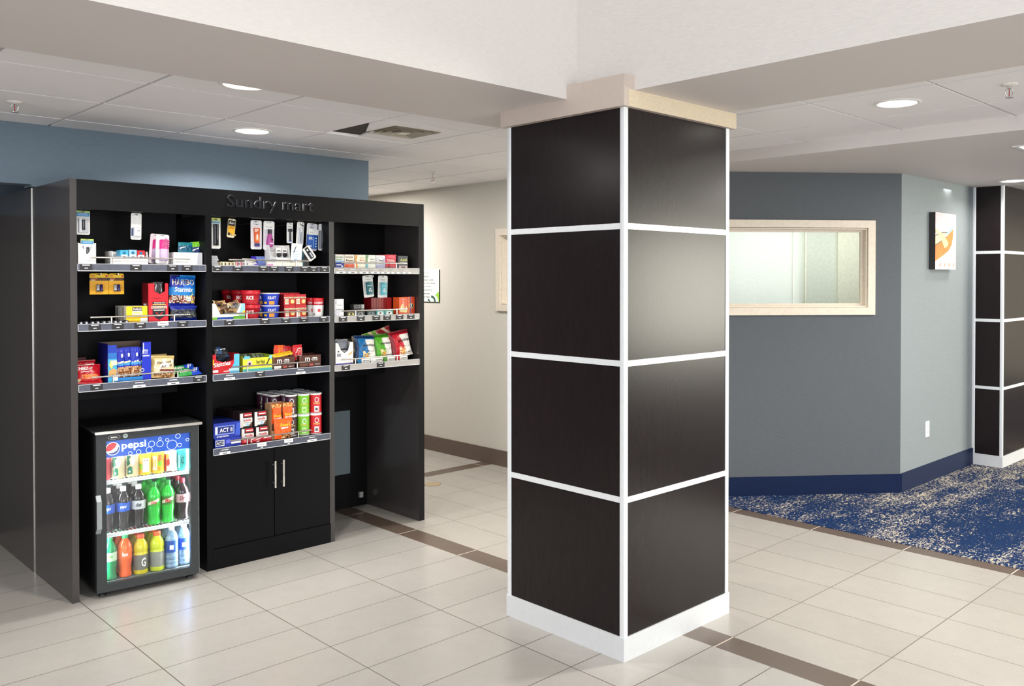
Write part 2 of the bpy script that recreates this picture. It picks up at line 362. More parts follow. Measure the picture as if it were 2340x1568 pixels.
cream = M((226, 214, 196), 0.45, name='cream_frame')
pane = glass_mat('window_glass', (0.97, 0.99, 0.97), 0.02, 0.05)
def window(name, s0, s1, z0, z1, loc, rz):
    t = bpy.data.objects.new(name, None); COL.objects.link(t); t.location = loc; t.rotation_euler = (0, 0, rz); struct(t)
    f = MB(); w_ = 0.055
    f.box(s0, s1, -0.018, 0.0, z1 - w_, z1, cream); f.box(s0, s1, -0.018, 0.0, z0, z0 + w_, cream)
    f.box(s0, s0 + w_, -0.018, 0.0, z0 + w_, z1 - w_, cream); f.box(s1 - w_, s1, -0.018, 0.0, z0 + w_, z1 - w_, cream)
    a, b, c, d = s0 + w_, s1 - w_, z0 + w_, z1 - w_
    f.box(a, b, 0.0, 0.12, d - 0.012, d, cream); f.box(a, b, 0.0, 0.12, c, c + 0.012, cream)
    f.box(a, a + 0.012, 0.0, 0.12, c + 0.012, d - 0.012, cream); f.box(b - 0.012, b, 0.0, 0.12, c + 0.012, d - 0.012, cream)
    a += 0.012; b -= 0.012; c += 0.012; d -= 0.012
    for q in ((a, b, d - 0.018, d), (a, b, c, c + 0.018)): f.box(q[0], q[1], 0.05, 0.075, q[2], q[3], cream)
    for q in ((a, a + 0.018, c + 0.018, d - 0.018), (b - 0.018, b, c + 0.018, d - 0.018)): f.box(q[0], q[1], 0.05, 0.075, q[2], q[3], cream)
    f.build('window_frame', t)
    g = MB(); g.box(a + 0.018, b - 0.018, 0.06, 0.065, c + 0.018, d - 0.018, pane); g.build('window_pane', t)
window('window_1', S0 - 0.355, S0 + 1.097, 1.333, 2.033, DO, DROT)
window('window_2', 3.285, 4.405, 1.328, 2.025, (4.92, 9.0, 0), -PI/2)

# ------------------------------------------------------------------ clad columns
brown = M((30, 24, 25), 0.24, spec=0.20, var=0.14, nscale=14, stretch=(7, 7, 1), name='dark_brown_laminate', coat=0.0)
alu = M((226, 229, 232), 0.38, metal=0.25, var=0.02, name='satin_trim')
kick = M((214, 217, 220), 0.42, metal=0.25, var=0.02, name='satin_kick')
def column(label, x0, x1, y0, y1, top, bands, capital, faces='nsew', group=None):
    t = thing('clad_column', label, 'column', (x0, y0, 0))
    W, D = x1 - x0, y1 - y0; e = 0.008
    core = MB(); core.box(e + .004, W - e - .004, e + .004, D - e - .004, 0.0, top, M((40, 36, 35), 0.7)); core.build('core', t)
    zs = [0.10] + bands + [top]
    for i in range(4):
        a = zs[i] + (0.0125 if i else 0); b = zs[i+1] - (0.0125 if i < 3 else 0)
        for f in faces:
            p = MB()
            if f == 'w': p.box(0.004, e, 0.025, D - 0.025, a, b, brown)
            if f == 'e': p.box(W - e, W - 0.004, 0.025, D - 0.025, a, b, brown)
            if f == 's': p.box(0.025, W - 0.025, 0.004, e, a, b, brown)
            if f == 'n': p.box(0.025, W - 0.025, D - e, D - 0.004, a, b, brown)
            p.build('wall_panel', t)
    for x, y in ((0, 0), (W - 0.025, 0), (0, D - 0.025), (W - 0.025, D - 0.025)):
        p = MB(); p.bbox(x, x + 0.025, y, y + 0.025, 0.0, top, alu, 0.002, 2); p.build('corner_trim', t)
    for z in bands:
        p = MB()
        p.box(0.001, e, 0.025, D - 0.025, z - 0.0125, z + 0.0125, alu); p.box(W - e, W - 0.001, 0.025, D - 0.025, z - 0.0125, z + 0.0125, alu)
        p.box(0.025, W - 0.025, 0.001, e, z - 0.0125, z + 0.0125, alu); p.box(0.025, W - 0.025, D - e, D - 0.001, z - 0.0125, z + 0.0125, alu)
        p.build('band_trim', t)
    p = MB(); k = 0.003
    p.box(-k, W + k, -k, e, 0, 0.10, kick); p.box(-k, W + k, D - e, D + k, 0, 0.10, kick); p.box(-k, e, e, D - e, 0, 0.10, kick); p.box(W - e, W + k, e, D - e, 0, 0.10, kick)
    p.build('base_plinth', t)
    if capital:
        c1 = M((190, 176, 166), 0.55, var=0.02, name='capital_paint'); c2 = M((206, 190, 164), 0.6, var=0.16, nscale=230, bump=0.5, name='speckled_capital')
        p = MB(); p.box(-0.027, W + 0.024, -0.022, D + 0.016, top, SOF, c1)
        p.poly([(0.0, -0.0225, top), (W + 0.024, -0.0225, top), (W + 0.024, -0.0225, SOF - .002), (0.0, -0.0225, SOF - .002)], c2)
        p.box(-0.027, 0.039, -0.022, 0.311, SOF, 2.443, c1)
        p.build('capital', t)
    return t
column('large dark brown panelled column with white trim standing on the tile floor', 2.751, 3.512, 2.389, 3.122, 2.312, [0.675, 1.246, 1.820], True)
column('slim dark brown panelled column with silver trim standing on the blue carpet', 7.82, 8.60, 2.575, 2.826, LOWC, [0.672, 1.247, 1.826], False, 'sw')

# ------------------------------------------------------------------ ceiling fixtures
lampw = M((255, 250, 238), 0.5, emit=9.0, var=0.0, name='lamp_lens')
trimw = M((232, 230, 226), 0.4, name='lamp_trim')
def downlight(x, y, z, label, power, r=0.088):
    t = thing('recessed_downlight', label, 'ceiling light', (x, y, z))
    p = MB(); n = 32
    p.lathe([(r, -0.001), (r + 0.004, -0.006), (r + 0.020, -0.004), (r + 0.022, -0.0005)], trimw, n=n, cap=False); p.build('trim_ring', t)
    p = MB(); p.lathe([(r, -0.001), (r * 0.7, -0.0005), (r * 0.3, -0.0003)], lampw, n=n); p.build('lens', t)
    area('downlight_beam', (x, y, z - 0.012), (0, 0, 0), 2*r, 2*r, power, (1.0, 0.965, 0.92), 'DISK', math.radians(150))
downlight(2.29, 4.78, CEIL, 'round lit recessed light just in front of the blue-grey wall', 34)
downlight(1.725, 3.665, CEIL, 'round lit recessed light half hidden by the soffit edge', 16)
downlight(4.09, 1.83, CEIL, 'round lit recessed light in the tiles between soffit and bulkhead', 30)
downlight(7.50, 2.40, LOWC, 'round lit recessed light above the far slim column', 5)
# lamps that light the place from outside the frame
for x, y, p_ in ((-1.0, 4.4, 14), (4.1, 4.6, 22), (4.1, 7.2, 40), (4.1, -1.0, 48), (0.6, 4.4, 10), (6.4, 0.6, 22), (9.5, 0.8, 22)):
    area('ceiling_lamp', (x, y, (LOWC if x > 4.9 else CEIL) - 0.02), (0, 0, 0), 0.25, 0.25, p_, (1.0, 0.965, 0.92), 'DISK')
def sprinkler(x, y, z, label, rz=0, drop=0.03):
    t = thing('fire_sprinkler', label, 'sprinkler', (x, y, z), (0, 0, rz))
    c = M((206, 204, 200), 0.25, metal=0.8, name='chrome'); p = MB()
    p.lathe([(0.036, 0), (0.034, -0.004), (0.014, -0.009)], M((226, 222, 216), 0.4), n=24); p.build('escutcheon', t)
    p = MB(); p.lathe([(0.008, -0.008), (0.008, -drop)], c, n=12)
    for sx in (-1, 1):
        q = [(0.008*sx, 0, -drop), (0.018*sx, 0, -drop - 0.012), (0.014*sx, 0, -drop - 0.028), (0.003*sx, 0, -drop - 0.036)]
        for a, b in zip(q, q[1:]): p.tube(a, b, 0.0028, c, 6)
    p.tube((0, 0, -drop), (0, 0, -drop - 0.036), 0.002, M((150, 40, 30), 0.4), 6)
    p.build('frame_arms', t)
    p = MB(); p.lathe([(0.016, -drop - 0.036), (0.016, -drop - 0.039)], c, n=16); p.build('deflector', t)
sprinkler(1.124, 4.80, CEIL, 'chrome sprinkler head in the tiles above the black unit\'s tall side panel', YAW - PI/2, 0.012)
sprinkler(4.148, 5.58, CEIL, 'small sprinkler head hanging in the tiles before the beige wall', YAW - PI/2, 0.045)
sprinkler(4.035, 1.31, CEIL, 'chrome sprinkler head in the tiles beyond the lit round light by the soffit', YAW - PI/2, 0.02)
# air diffuser in its shifted tile
t = thing('air_diffuser', 'square white ceiling air diffuser in a shifted tile', 'vent', (2.62, 3.94, CEIL))
p = MB(); a, b = 0.008, 0.585; dkm = M((70, 62, 56), 0.9)
o0, o1, q0, q1 = 0.14, 0.452, 0.126, 0.405
# plate with the corner missing and a square hole
for pts in ([(a, a), (o0, a), (o0, q0), (a, 0.162)], [(o0, a), (b, a), (b, q0), (o0, q0)], [(o1, q0), (b, q0), (b, b), (o1, b)], [(0.165, q1), (o1, q1), (o1, b), (0.21, b)],
            [(a, 0.162), (o0, q0), (o0, q1 - 0.0)]):
    n = len(pts); p.mesh([(x, y, 0) for x, y in pts] + [(x, y, 0.010) for x, y in pts], [tuple(reversed(range(n)))] + [tuple(range(n, 2*n))] + [(i, (i+1) % n, n + (i+1) % n, n + i) for i in range(n)], tile_white)
p.build('tile_plate', t)
p = MB(); p.box(a, b, a, b, 0.011, 0.0115, dkm); p.build('plenum_shade', t)  # dark sheet paints in the shade of the open plenum
p = MB()
cxx, cyy = (o0 + o1) / 2, (q0 + q1) / 2; lw = M((214, 206, 192), 0.5)
for k, (r0, r1, za, zb) in enumerate(((0.156, 0.142, 0.009, -0.004), (0.122, 0.106, 0.009, -0.005), (0.086, 0.070, 0.009, -0.006), (0.050, 0.034, 0.009, -0.007))):
    for sgn in range(4):
        ca, sa = (1, 0, -1, 0)[sgn], (0, 1, 0, -1)[sgn]
        def R_(x, y): return (cxx + x * ca - y * sa, cyy + x * sa + y * ca)
        pts = [R_(-r0, -r0), R_(r0, -r0), R_(r1, -r1), R_(-r1, -r1)]
        p.mesh([(pts[0][0], pts[0][1], zb), (pts[1][0], pts[1][1], zb), (pts[2][0], pts[2][1], za), (pts[3][0], pts[3][1], za)], [(3, 2, 1, 0), (0, 1, 2, 3)], lw)
p.box(cxx - 0.028, cxx + 0.028, cyy - 0.028, cyy + 0.028, -0.010, -0.007, lw)
p.build('louvre_cone', t)
t = thing('ceiling_troffer', 'bright rectangular ceiling light panel above the corridor carpet', 'ceiling light', (5.54, 1.18, LOWC))
p = MB(); p.box(0, 1.2, 0, 0.6, -0.006, 0, trimw); p.build('frame', t)
p = MB(); p.box(0.03, 1.17, 0.03, 0.57, -0.008, -0.0061, M((255, 250, 240), 0.5, emit=3.0, var=0)); p.build('diffuser', t)
area('troffer_light', (6.14, 1.48, LOWC - 0.02), (0, 0, 0), 1.1, 0.5, 18, (1, 0.97, 0.92))

# ------------------------------------------------------------------ small wall things
# directory sign
t = thing('directory_sign', 'white hotel directory sign with green curves on the beige wall', 'sign', (4.92, 7.02, 1.384), (0, 0, -PI/2))
p = MB(); W, H = 0.50, 0.302; dk = M((52, 54, 52), 0.6); gr = M((150, 206, 60), 0.6); dg_ = M((44, 92, 66), 0.6); sw = M((236, 238, 232), 0.4)
p.box(0, W, -0.006, 0, 0, H, sw)
for k, s_ in enumerate(('117-121', 'Elevator', 'Fitness Centre', 'Pool, Spa, Sauna', 'Lynn Haven', 'Meeting Room', 'Restrooms', 'Sun Patio')):
    z = H - 0.040 - k * 0.0318
    p.text(s_, 0.250, z, 0.250 + 0.0115 * len(s_), z + 0.017, -0.0065, dk, 0.01)
    p.flat([(0.215, z + 0.004), (0.230, z + 0.009), (0.215, z + 0.014)], -0.0065, dk)
p.flat([(W, 0.005), (W, 0.10), (W - 0.03, 0.085), (W - 0.062, 0.068), (W - 0.03, 0.045), (W - 0.012, 0.005)], -0.0064, gr)
arc = lambda cx, cz, r, a0, a1, n=8: [(cx + r*math.cos(math.radians(a0 + (a1 - a0)*k/n)), cz + r*math.sin(math.radians(a0 + (a1 - a0)*k/n))) for k in range(n + 1)]
p.flat(arc(W - 0.115, 0.0, 0.062, 0, 100) + arc(W - 0.115, 0.0, 0.038, 100, 0), -0.0066, dg_)
p.flat(arc(W - 0.170, 0.0, 0.030, 0, 110) + arc(W - 0.170, 0.0, 0.012, 110, 0), -0.0066, dg_)
p.box(W - 0.003, W, -0.0075, 0, 0, H, dk); p.box(0, W, -0.0075, 0, 0, 0.003, dk)
p.build('sign_face', t)
# canoe canvas
t = thing('canoe_painting', 'canvas painting of an orange canoe and paddle on the pale wall', 'painting', (6.90, 2.826, 1.675))
p = MB(); W, H, D = 0.415, 0.448, 0.05
p.box(0, W, -D, 0, 0, H, M((212, 196, 198), 0.6, var=0.14, nscale=9, stretch=(1, 1, 5), name='canvas_water'), side=M((40, 38, 38), 0.6)); p.build('canvas', t)
p = MB(); y = -D - 0.0006
og = M((230, 128, 50), 0.6, var=0.12, nscale=8); cr = M((232, 220, 168), 0.6); bl = M((150, 184, 222), 0.6); ln = M((70, 62, 60), 0.6)
p.flat([(0, 0.065), (0.13, 0.105), (0.26, 0.150), (0.325, 0.200), (0.350, 0.260), (0.357, 0.330), (0.22, 0.262), (0.09, 0.218), (0, 0.190)], y, og)
p.flat([(0, 0.190), (0.09, 0.218), (0.22, 0.262), (0.235, 0.290), (0.15, 0.290), (0, 0.262)], y - 0.0003, cr)
p.flat([(0.22, 0.262), (0.357, 0.330), (0.355, 0.350), (0.29, 0.330), (0.235, 0.290)], y - 0.0003, bl)
p.flat([(0, 0.262), (0.15, 0.290), (0.235, 0.292), (0.235, 0.298), (0.15, 0.297), (0, 0.268)], y - 0.0006, ln)
p.flat([(0, 0.186), (0.09, 0.213), (0.22, 0.258), (0.22, 0.264), (0.09, 0.220), (0, 0.193)], y - 0.0006, ln)
pd = M((228, 226, 150), 0.6)
p.flat([(0.0, 0.315), (0.0, 0.298), (0.10, 0.262), (0.125, 0.225), (0.18, 0.170), (0.245, 0.190), (0.25, 0.215), (0.18, 0.262), (0.12, 0.285)], y - 0.0009, pd)
for k in range(7):
    z = 0.345 + 0.013 * k; o = 0.02 * (k % 3)
    p.flat([(0.01 + o, z), (0.16 + o, z + 0.012), (0.33 + o * 0.5, z - 0.004), (0.16 + o, z + 0.017)], y, M((206, 186, 190), 0.6))
for k in range(8):
    x = 0.03 + 0.045 * k; p.flat([(x, 0.02), (x + 0.03, 0.03), (x + 0.045, 0.055), (x + 0.012, 0.046)], y, M((190, 150, 130), 0.6) if k % 2 else M((212, 196, 202), 0.6))
p.build('painted_canoe', t)
# outlet
t = thing('wall_outlet', 'white wall outlet low on the pale wall above the navy base', 'outlet', (6.845, 2.826, 0.358))
p = MB(); p.bbox(0, 0.072, -0.006, 0, 0, 0.122, M((246, 246, 244), 0.35), 0.003); p.build('cover_plate', t)
p = MB()
for z in (0.036, 0.084):
    p.box(0.020, 0.052, -0.0075, -0.006, z - 0.015, z + 0.015, M((236, 236, 234), 0.3))
    p.box(0.028, 0.031, -0.008, -0.0075, z - 0.004, z + 0.008, M((60, 60, 60), 0.5)); p.box(0.041, 0.044, -0.008, -0.0075, z - 0.004, z + 0.008, M((60, 60, 60), 0.5))
p.build('socket', t)
# floor cleanout
t = MB(); t.lathe([(0.064, 0.0005), (0.064, 0.004), (0.058, 0.005)], M((170, 150, 118), 0.45, metal=0.3), n=32); t.ring
o = t.build('floor_drain_cover', loc=(4.10, 5.53, 0)); tag(o, 'round bronze drain cover set in the tile floor beyond the black unit', 'drain cover')

# ------------------------------------------------------------------ black shelving unit
UX, UY = 1.343, 4.753
lam = M((8, 8, 12), 0.38, spec=0.14, var=0.10, nscale=30, name='black_laminate')
side = M((58, 54, 54), 0.20, spec=0.7, var=0.06, nscale=3, name='glossy_dark_side')
inner = M((9, 9, 13), 0.6, spec=0.25, var=0.1, name='black_interior')
edge = M((52, 50, 50), 0.35, spec=0.6, name='divider_reflection')  # paler grey paints a reflection onto the second divider's front edge
steel = M((214, 210, 204), 0.22, metal=0.9, var=0.03, name='brushed_steel')
unit = thing('shelving_unit', 'tall black three-bay shop shelving unit stocked with snacks', 'shelving unit', (UX, UY, 0))
class KB(MB):
    def put(s, name, parent=unit):
        s.v = [(x - UX, y - UY, z) for x, y, z in s.v]; return s.build(name, parent)
p = KB(); p.box(1.343, 1.374, 4.753, 5.405, 0, 2.092, side); p.put('side_panel')
p = KB(); p.box(1.3405, 1.372, 5.412, 6.38, 0, 2.092, side); p.box(1.3395, 1.343, 5.405, 5.410, 0, 2.092, steel); p.put('side_panel')
p = KB(); p.box(3.415, 3.457, 4.753, 5.405, 0, 2.092, lam, side=side); p.put('side_panel')
p = KB(); p.box(1.374, 3.415, 4.753, 4.785, 1.945, 2.092, M((8, 8, 12), 0.38, spec=0.16, var=0.08, name='header_laminate')); hd = p.put('header_panel')
p = KB(); p.text('Sundry mart', 2.130, 1.978, 2.654, 2.066, 4.7445, M((20, 20, 24), 0.22, spec=0.8, name='gloss_black_letters'), 0.0, depth=0.0085, edge=M((120, 120, 126), 0.25, metal=0.5, name='letter_edge_highlights')); p.put('lettering', hd)  # pale letter sides paint in the highlights along their edges
p = KB(); p.box(1.374, 3.415, 4.785, 5.405, 2.06, 2.085, inner); p.put('top_panel')
for a, b in ((2.008, 2.042), (2.757, 2.79)):
    p = KB(); p.box(a, b, 4.753, 5.38, 0, 1.945, inner); p.box(a, b, 4.7515, 4.753, 0, 1.945, edge if a > 2.5 else lam); p.put('divider_panel')
p = KB()
for a, b, zb in ((1.374, 2.008, .95), (2.042, 2.757, .64), (2.79, 3.415, .95)): p.box(a, b, 5.15, 5.165, zb, 2.06, inner)
p.put('upper_back_panel')
p = KB()
for a, b in ((1.374, 2.008), (2.042, 2.757), (2.79, 3.415)): p.box(a, b, 5.38, 5.395, 0, 2.06, inner)
p.put('lower_back_panel')
p = KB(); p.box(2.85, 3.275, 5.372, 5.38, 0.243, 0.684, M((112, 126, 134), 0.45)); p.put('access_panel')
p = KB(); p.box(3.345, 3.372, 5.36, 5.38, 0.06, 0.098, M((190, 190, 186), 0.3)); p.put('cable_socket')
clearp = M((86, 90, 104), 0.25, spec=0.8, var=0.12, nscale=60, name='grey_price_channel'); clearw = M((176, 172, 168), 0.3, var=0.05, name='pale_price_channel')
lipm = M((208, 208, 212), 0.25, name='channel_lip'); tagd = M((40, 38, 42), 0.5); tagw = M((242, 242, 240), 0.5); ink = M((60, 60, 64), 0.6)
def shelf(x0, x1, z, labels, mt, rx0, rx1):
    p = KB(); p.box(x0, x1, 4.7545, 5.15, z - 0.022, z, inner); sh = p.put('shelf')
    p = KB(); y = 4.746
    p.box(x0, x1, y, 4.7535, z - 0.034, z + 0.004, mt)
    p.box(x0, x1, y - 0.0015, y, z + 0.0015, z + 0.004, lipm); p.box(x0, x1, y - 0.0015, y, z - 0.034, z - 0.0305, lipm)
    p.box(x0, x0 + .002, y - 0.0015, y, z - 0.034, z + 0.004, lipm); p.box(x1 - .002, x1, y - 0.0015, y, z - 0.034, z + 0.004, lipm)
    ps = p.put('price_strip', sh)
    for u, kind in labels:
        p = KB(); c = x0 + u * (x1 - x0)
        if kind == 'd':
            p.box(c - 0.028, c + 0.028, y - 0.0022, y - 0.0002, z - 0.029, z + 0.0005, tagd)
            p.rect(c - 0.017, z - 0.006, c + 0.017, z - 0.002, y - 0.0026, tagw); p.rect(c - 0.007, z - 0.021, c + 0.008, z - 0.017, y - 0.0026, tagw)
        elif kind == 'w':
            p.box(c - 0.027, c + 0.027, y - 0.0032, y - 0.0002, z - 0.018, z + 0.004, tagw); p.rect(c - 0.018, z - 0.008, c + 0.018, z - 0.006, y - 0.0036, ink)
            p.rect(c - 0.007, z - 0.026, c + 0.007, z - 0.022, y - 0.0030, tagw)
        else:
            p.box(c - 0.030, c + 0.030, y - 0.0022, y - 0.0002, z - 0.034, z - 0.020, tagw); p.rect(c - 0.012, z - 0.029, c + 0.012, z - 0.025, y - 0.0026, ink)
            p.rect(c - 0.02, z - 0.010, c + 0.02, z - 0.006, y - 0.0022, tagw)
        p.put('price_label', sh)
    p = KB(); zr = z + 0.035; yr = 4.7535; p.tube((rx0, yr, zr), (rx1, yr, zr), 0.0043, steel, 8)
    for u in (0.20, 0.83):
        xx = rx0 + u * (rx1 - rx0); p.tube((xx, yr, z), (xx, yr, zr), 0.0042, steel, 8)
    p.put('guard_rail', sh)
B1, B2, B3 = (1.374, 2.008), (2.042, 2.757), (2.79, 3.415)
shelf(*B1, 1.672, [(.06, 'd'), (.43, 'd'), (.72, 'd'), (.84, 'd')], clearp, 1.432, 1.924)
shelf(*B1, 1.373, [(.12, 'd'), (.29, 'd'), (.46, 'd'), (.64, 'w'), (.80, 'd')], clearp, 1.432, 1.925)
shelf(*B1, 1.073, [(.13, 'd'), (.45, 'b'), (.72, 'b'), (.93, 'd')], clearp, 1.436, 1.944)
shelf(*B2, 1.671, [(.04, 'd'), (.20, 'd'), (.41, 'd'), (.50, 'd'), (.63, 'd'), (.77, 'd'), (.85, 'd'), (.95, 'd')], clearp, 2.137, 2.626)
shelf(*B2, 1.372, [(.13, 'd'), (.42, 'd'), (.60, 'd'), (.76, 'd'), (.94, 'd')], clearp, 2.143, 2.630)
shelf(*B2, 1.073, [(.13, 'b'), (.38, 'd'), (.73, 'b')], clearp, 2.147, 2.629)
shelf(*B2, 0.664, [(.09, 'b'), (.39, 'w'), (.62, 'w'), (.83, 'b')], clearp, 2.140, 2.636)
shelf(*B3, 1.665, [(.07, 'b'), (.20, 'b'), (.33, 'b'), (.46, 'b'), (.58, 'b'), (.70, 'b'), (.84, 'b')], clearw, 2.839, 3.324)
shelf(*B3, 1.368, [(.09, 'd'), (.29, 'd'), (.47, 'd'), (.60, 'd'), (.75, 'd'), (.89, 'd')], clearw, 2.844, 3.326)
shelf(*B3, 1.070, [(.12, 'd'), (.52, 'd')], clearw, 2.840, 3.329)
# cupboard under the middle bay
p = KB(); p.box(2.042, 2.757, 4.76, 5.38, 0, 0.115, lam); p.box(2.042, 2.757, 4.772, 5.38, 0.115, 0.640, inner); p.box(2.037, 2.762, 4.7505, 4.76, 0, 0.113, lam); p.put('cupboard_base')
for a, b, hx in ((2.043, 2.3985, 2.390), (2.4025, 2.756, 2.441)):
    p = KB(); p.box(a, b, 4.7535, 4.772, 0.118, 0.627, lam); d_ = p.put('door')
    p = KB(); p.bbox(hx - 0.005, hx + 0.005, 4.716, 4.724, 0.400, 0.555, steel, 0.002, 2)
    for z in (0.425, 0.530): p.tube((hx, 4.722, z), (hx, 4.7535, z), 0.003, steel, 8)
    p.put('handle', d_)
def peg(x, z, y=4.87):
    p = KB(); p.tube((x, y - 0.02, z), (x, 5.15, z), 0.002, steel, 6); p.tube((x, y - 0.02, z), (x, y - 0.02, z + 0.01), 0.002, steel, 6); p.put('peg_hook')

# ------------------------------------------------------------------ packaging builders
def C(r, g, b, rough=0.4, **k): return M((r, g, b), rough, **k)
W_ = C(244, 243, 240); K_ = C(26, 24, 28); RD = C(206, 28, 44); DR = C(122, 20, 30); YL = C(252, 206, 24); BL = C(26, 62, 178); NB = C(16, 28, 92)
OR = C(250, 96, 22); GN = C(120, 196, 36); TE = C(14, 128, 140); LB = C(70, 178, 222); CR_ = C(242, 226, 186); BR = C(96, 58, 36); TAN = C(206, 160, 96)
PK = C(226, 40, 138); PU = C(58, 30, 74); GY = C(120, 122, 126); LG = C(196, 198, 204); GOLD = C(204, 174, 92); MG = C(178, 74, 150); SK = C(150, 200, 236); DG = C(8, 92, 60)
def deco(p, items, w, h, y0=0.0, warp=None):
    y = y0 - 0.0005
    for it in items:
        k = it[0]
        if k == 'r': _, a, b, c, d, m = it; p.rect(a*w, b*h, c*w, d*h, y, m)
        elif k == 'p': p.flat([(a*w, b*h) for a, b in it[1]], y, it[2])
        elif k == 'd': _, a, b, r, m = it; p.disc(a*w, b*h, r*w, y, m)
        elif k == 'o': _, a, b, r, t, m = it; p.ring(a*w, b*h, r*w, t*w, y, m)
        elif k == 't':
            _, s, a, b, c, d, m = it[:7]; bold = it[7] if len(it) > 7 else 0.02; sl = it[8] if len(it) > 8 else 0.0; ri = it[9] if len(it) > 9 else 0.0
            p.text(s, a*w, b*h, c*w, d*h, y, m, bold, sl, warp=warp, rise=ri*h)
        y -= 0.00035
def carton(name, label, cat, x0, x1, z0, z1, y, d, base, items=(), group=None, rz=0.0, roll=0.0, lean=0.0, sidem=None, left=None):
    p = MB(); w, h = x1 - x0, z1 - z0; p.box(0, w, 0, d, 0, h, base, side=sidem or base)
    deco(p, items, w, h)
    if left:                                             # printed end panel on the left side
        for a, b, c, d2, m in left: p.poly([(-0.0006, (1-a)*d, b*h), (-0.0006, (1-c)*d, b*h), (-0.0006, (1-c)*d, d2*h), (-0.0006, (1-a)*d, d2*h)], m)
    return tag(p.build(name, loc=(x0, y, z0), rot=(lean, roll, rz)), label, cat, group)
def tray(name, label, cat, x0, x1, z0, z1, y, d, base, items=(), front=1.0, group=None, lip=0.0, profile=None, sidem=None, inside=None):
    """open display carton: low front, full sides and back"""
    p = MB(); w, h = x1 - x0, z1 - z0; t = 0.002; fh = h * front; ins = inside or C(150, 130, 104)
    if profile: p.prism([(a*w, b*h) for a, b in profile], 0, t, base)
    else: p.box(0, w, 0, t, 0, fh, base)
    for xa in (0, w - t):
        v = [(xa, t, 0), (xa, d, 0), (xa, d, h), (xa, t + 0.01, h), (xa, t, fh)]
        n = 5; p.mesh(v + [(x + t, yy, z) for x, yy, z in v], [tuple(reversed(range(n))), tuple(range(n, 2*n))] + [(i, (i+1) % n, n + (i+1) % n, n + i) for i in range(n)], sidem or base)
    p.box(0, w, d - t, d, 0, h, ins); p.box(t, w - t, t, d - t, 0, t, ins)
    deco(p, items, w, h)
    return tag(p.build(name, loc=(x0, y, z0)), label, cat, group)
def blister(name, label, cat, x0, x1, z0, z1, y, card, items=(), product=None, roll=0.0, group=None, hang=True, lean=0.0):
    """header card with a hang slot and a raised product"""
    w, h = x1 - x0, z1 - z0
    t = thing(name, label, cat, (x0, y, z0), (lean, roll, 0), group)
    p = MB(); c = 0.006; p.prism([(c, 0), (w - c, 0), (w, c), (w, h - c), (w - c, h), (c, h), (0, h - c), (0, c)], 0, 0.002, card)
    its = list(items)
    if hang: its += [('p', [(0.34, 0.945), (0.66, 0.945), (0.70, 0.955), (0.56, 0.962), (0.5, 0.975), (0.44, 0.962), (0.30, 0.955)], K_)]
    deco(p, its, w, h); p.build('backing_card', t)
    if product: q = MB(); product(q, w, h); q.build('product', t)
    return t
def puff(p, w, h, bulge, cellmat, nu=20, nv=22, crimp=0.06, seed=1, wr=0.002, items=(), pinch=0.06):
    """filled bag: two bulging faces crimped at top and bottom; x from 0..w, z from 0..h, front is -y"""
    rnd = random.Random(seed); ph = [rnd.uniform(0, 6) for _ in range(6)]
    def shape(u, v):
        vv = (v - crimp) / (1 - 2*crimp)
        if vv <= 0 or vv >= 1: return 0.0006 + 0.0012 * math.sin(u * 60)**2 * 0
        a = (1 - (2*u - 1)**4) ** 0.7 * (1 - (2*vv - 1)**4) ** 0.6
        return bulge * a * (1 + 0.10 * math.sin(9*u + 5*v + ph[0]) + 0.08 * math.sin(15*v - 7*u + ph[1])) + wr * math.sin(21*u + ph[2]) * math.sin(17*v + ph[3]) * a
    def px(u, v):
        vv = min(1, max(0, (v - crimp) / (1 - 2*crimp)))
        k = pinch * math.sin(PI * vv) * 0.5
        return w * (0.5 + (u - 0.5) * (1 - k * 1.0)) + 0.004 * math.sin(7*v + ph[4]) * (u - 0.5)
    vs = []; fs = []; ms = []
    for sgn in (-1, 1):
        for j in range(nv + 1):
            for i in range(nu + 1):
                u, v = i / nu, j / nv; vs.append((px(u, v), sgn * shape(u, v), v * h))
    n = (nu + 1) * (nv + 1)
    for j in range(nv):
        for i in range(nu):
            a = j * (nu + 1) + i; m = cellmat((i + .5) / nu, (j + .5) / nv)
            fs.append((a, a + 1, a + nu + 2, a + nu + 1)); ms.append(m)
            fs.append((n + a + nu + 1, n + a + nu + 2, n + a + 1, n + a)); ms.append(cellmat(0.02, 0.5))
    p.mesh(vs, fs, None or ms[0], True, mats=ms)
    wp = lambda x, z: (x, -shape(min(1, max(0, x / w)), min(1, max(0, z / h))) - 0.0022, z)
    y = 0
    for it in items:
        if it[0] == 't': deco(p, [it], w, h, warp=wp)
        elif it[0] == 'w':                              # polygon warped onto the bag
            pts = [wp(a*w, b*h) for a, b in it[1]]; cx = sum(q[0] for q in pts)/len(pts); cz = sum(q[2] for q in pts)/len(pts); c = wp(cx, cz)
            off = it[3] if len(it) > 3 else 0.0002
            for i in range(len(pts)):
                a, b = pts[i], pts[(i+1) % len(pts)]; p.poly([(c[0], c[1]+.0008-off, c[2]), (a[0], a[1]+.0008-off, a[2]), (b[0], b[1]+.0008-off, b[2])], it[2])
def pouch(name, label, cat, x0, z0, w, h, y, bulge, cellmat, items=(), roll=0.0, lean=0.0, rz=0.0, group=None, seed=1, crimp=0.06, nu=20, nv=22, wr=0.002):
    p = MB(); puff(p, w, h, bulge, cellmat if callable(cellmat) else (lambda u, v: cellmat), nu, nv, crimp, seed, wr, items)
    return tag(p.build(name, loc=(x0, y, z0), rot=(lean, roll, rz)), label, cat, group)
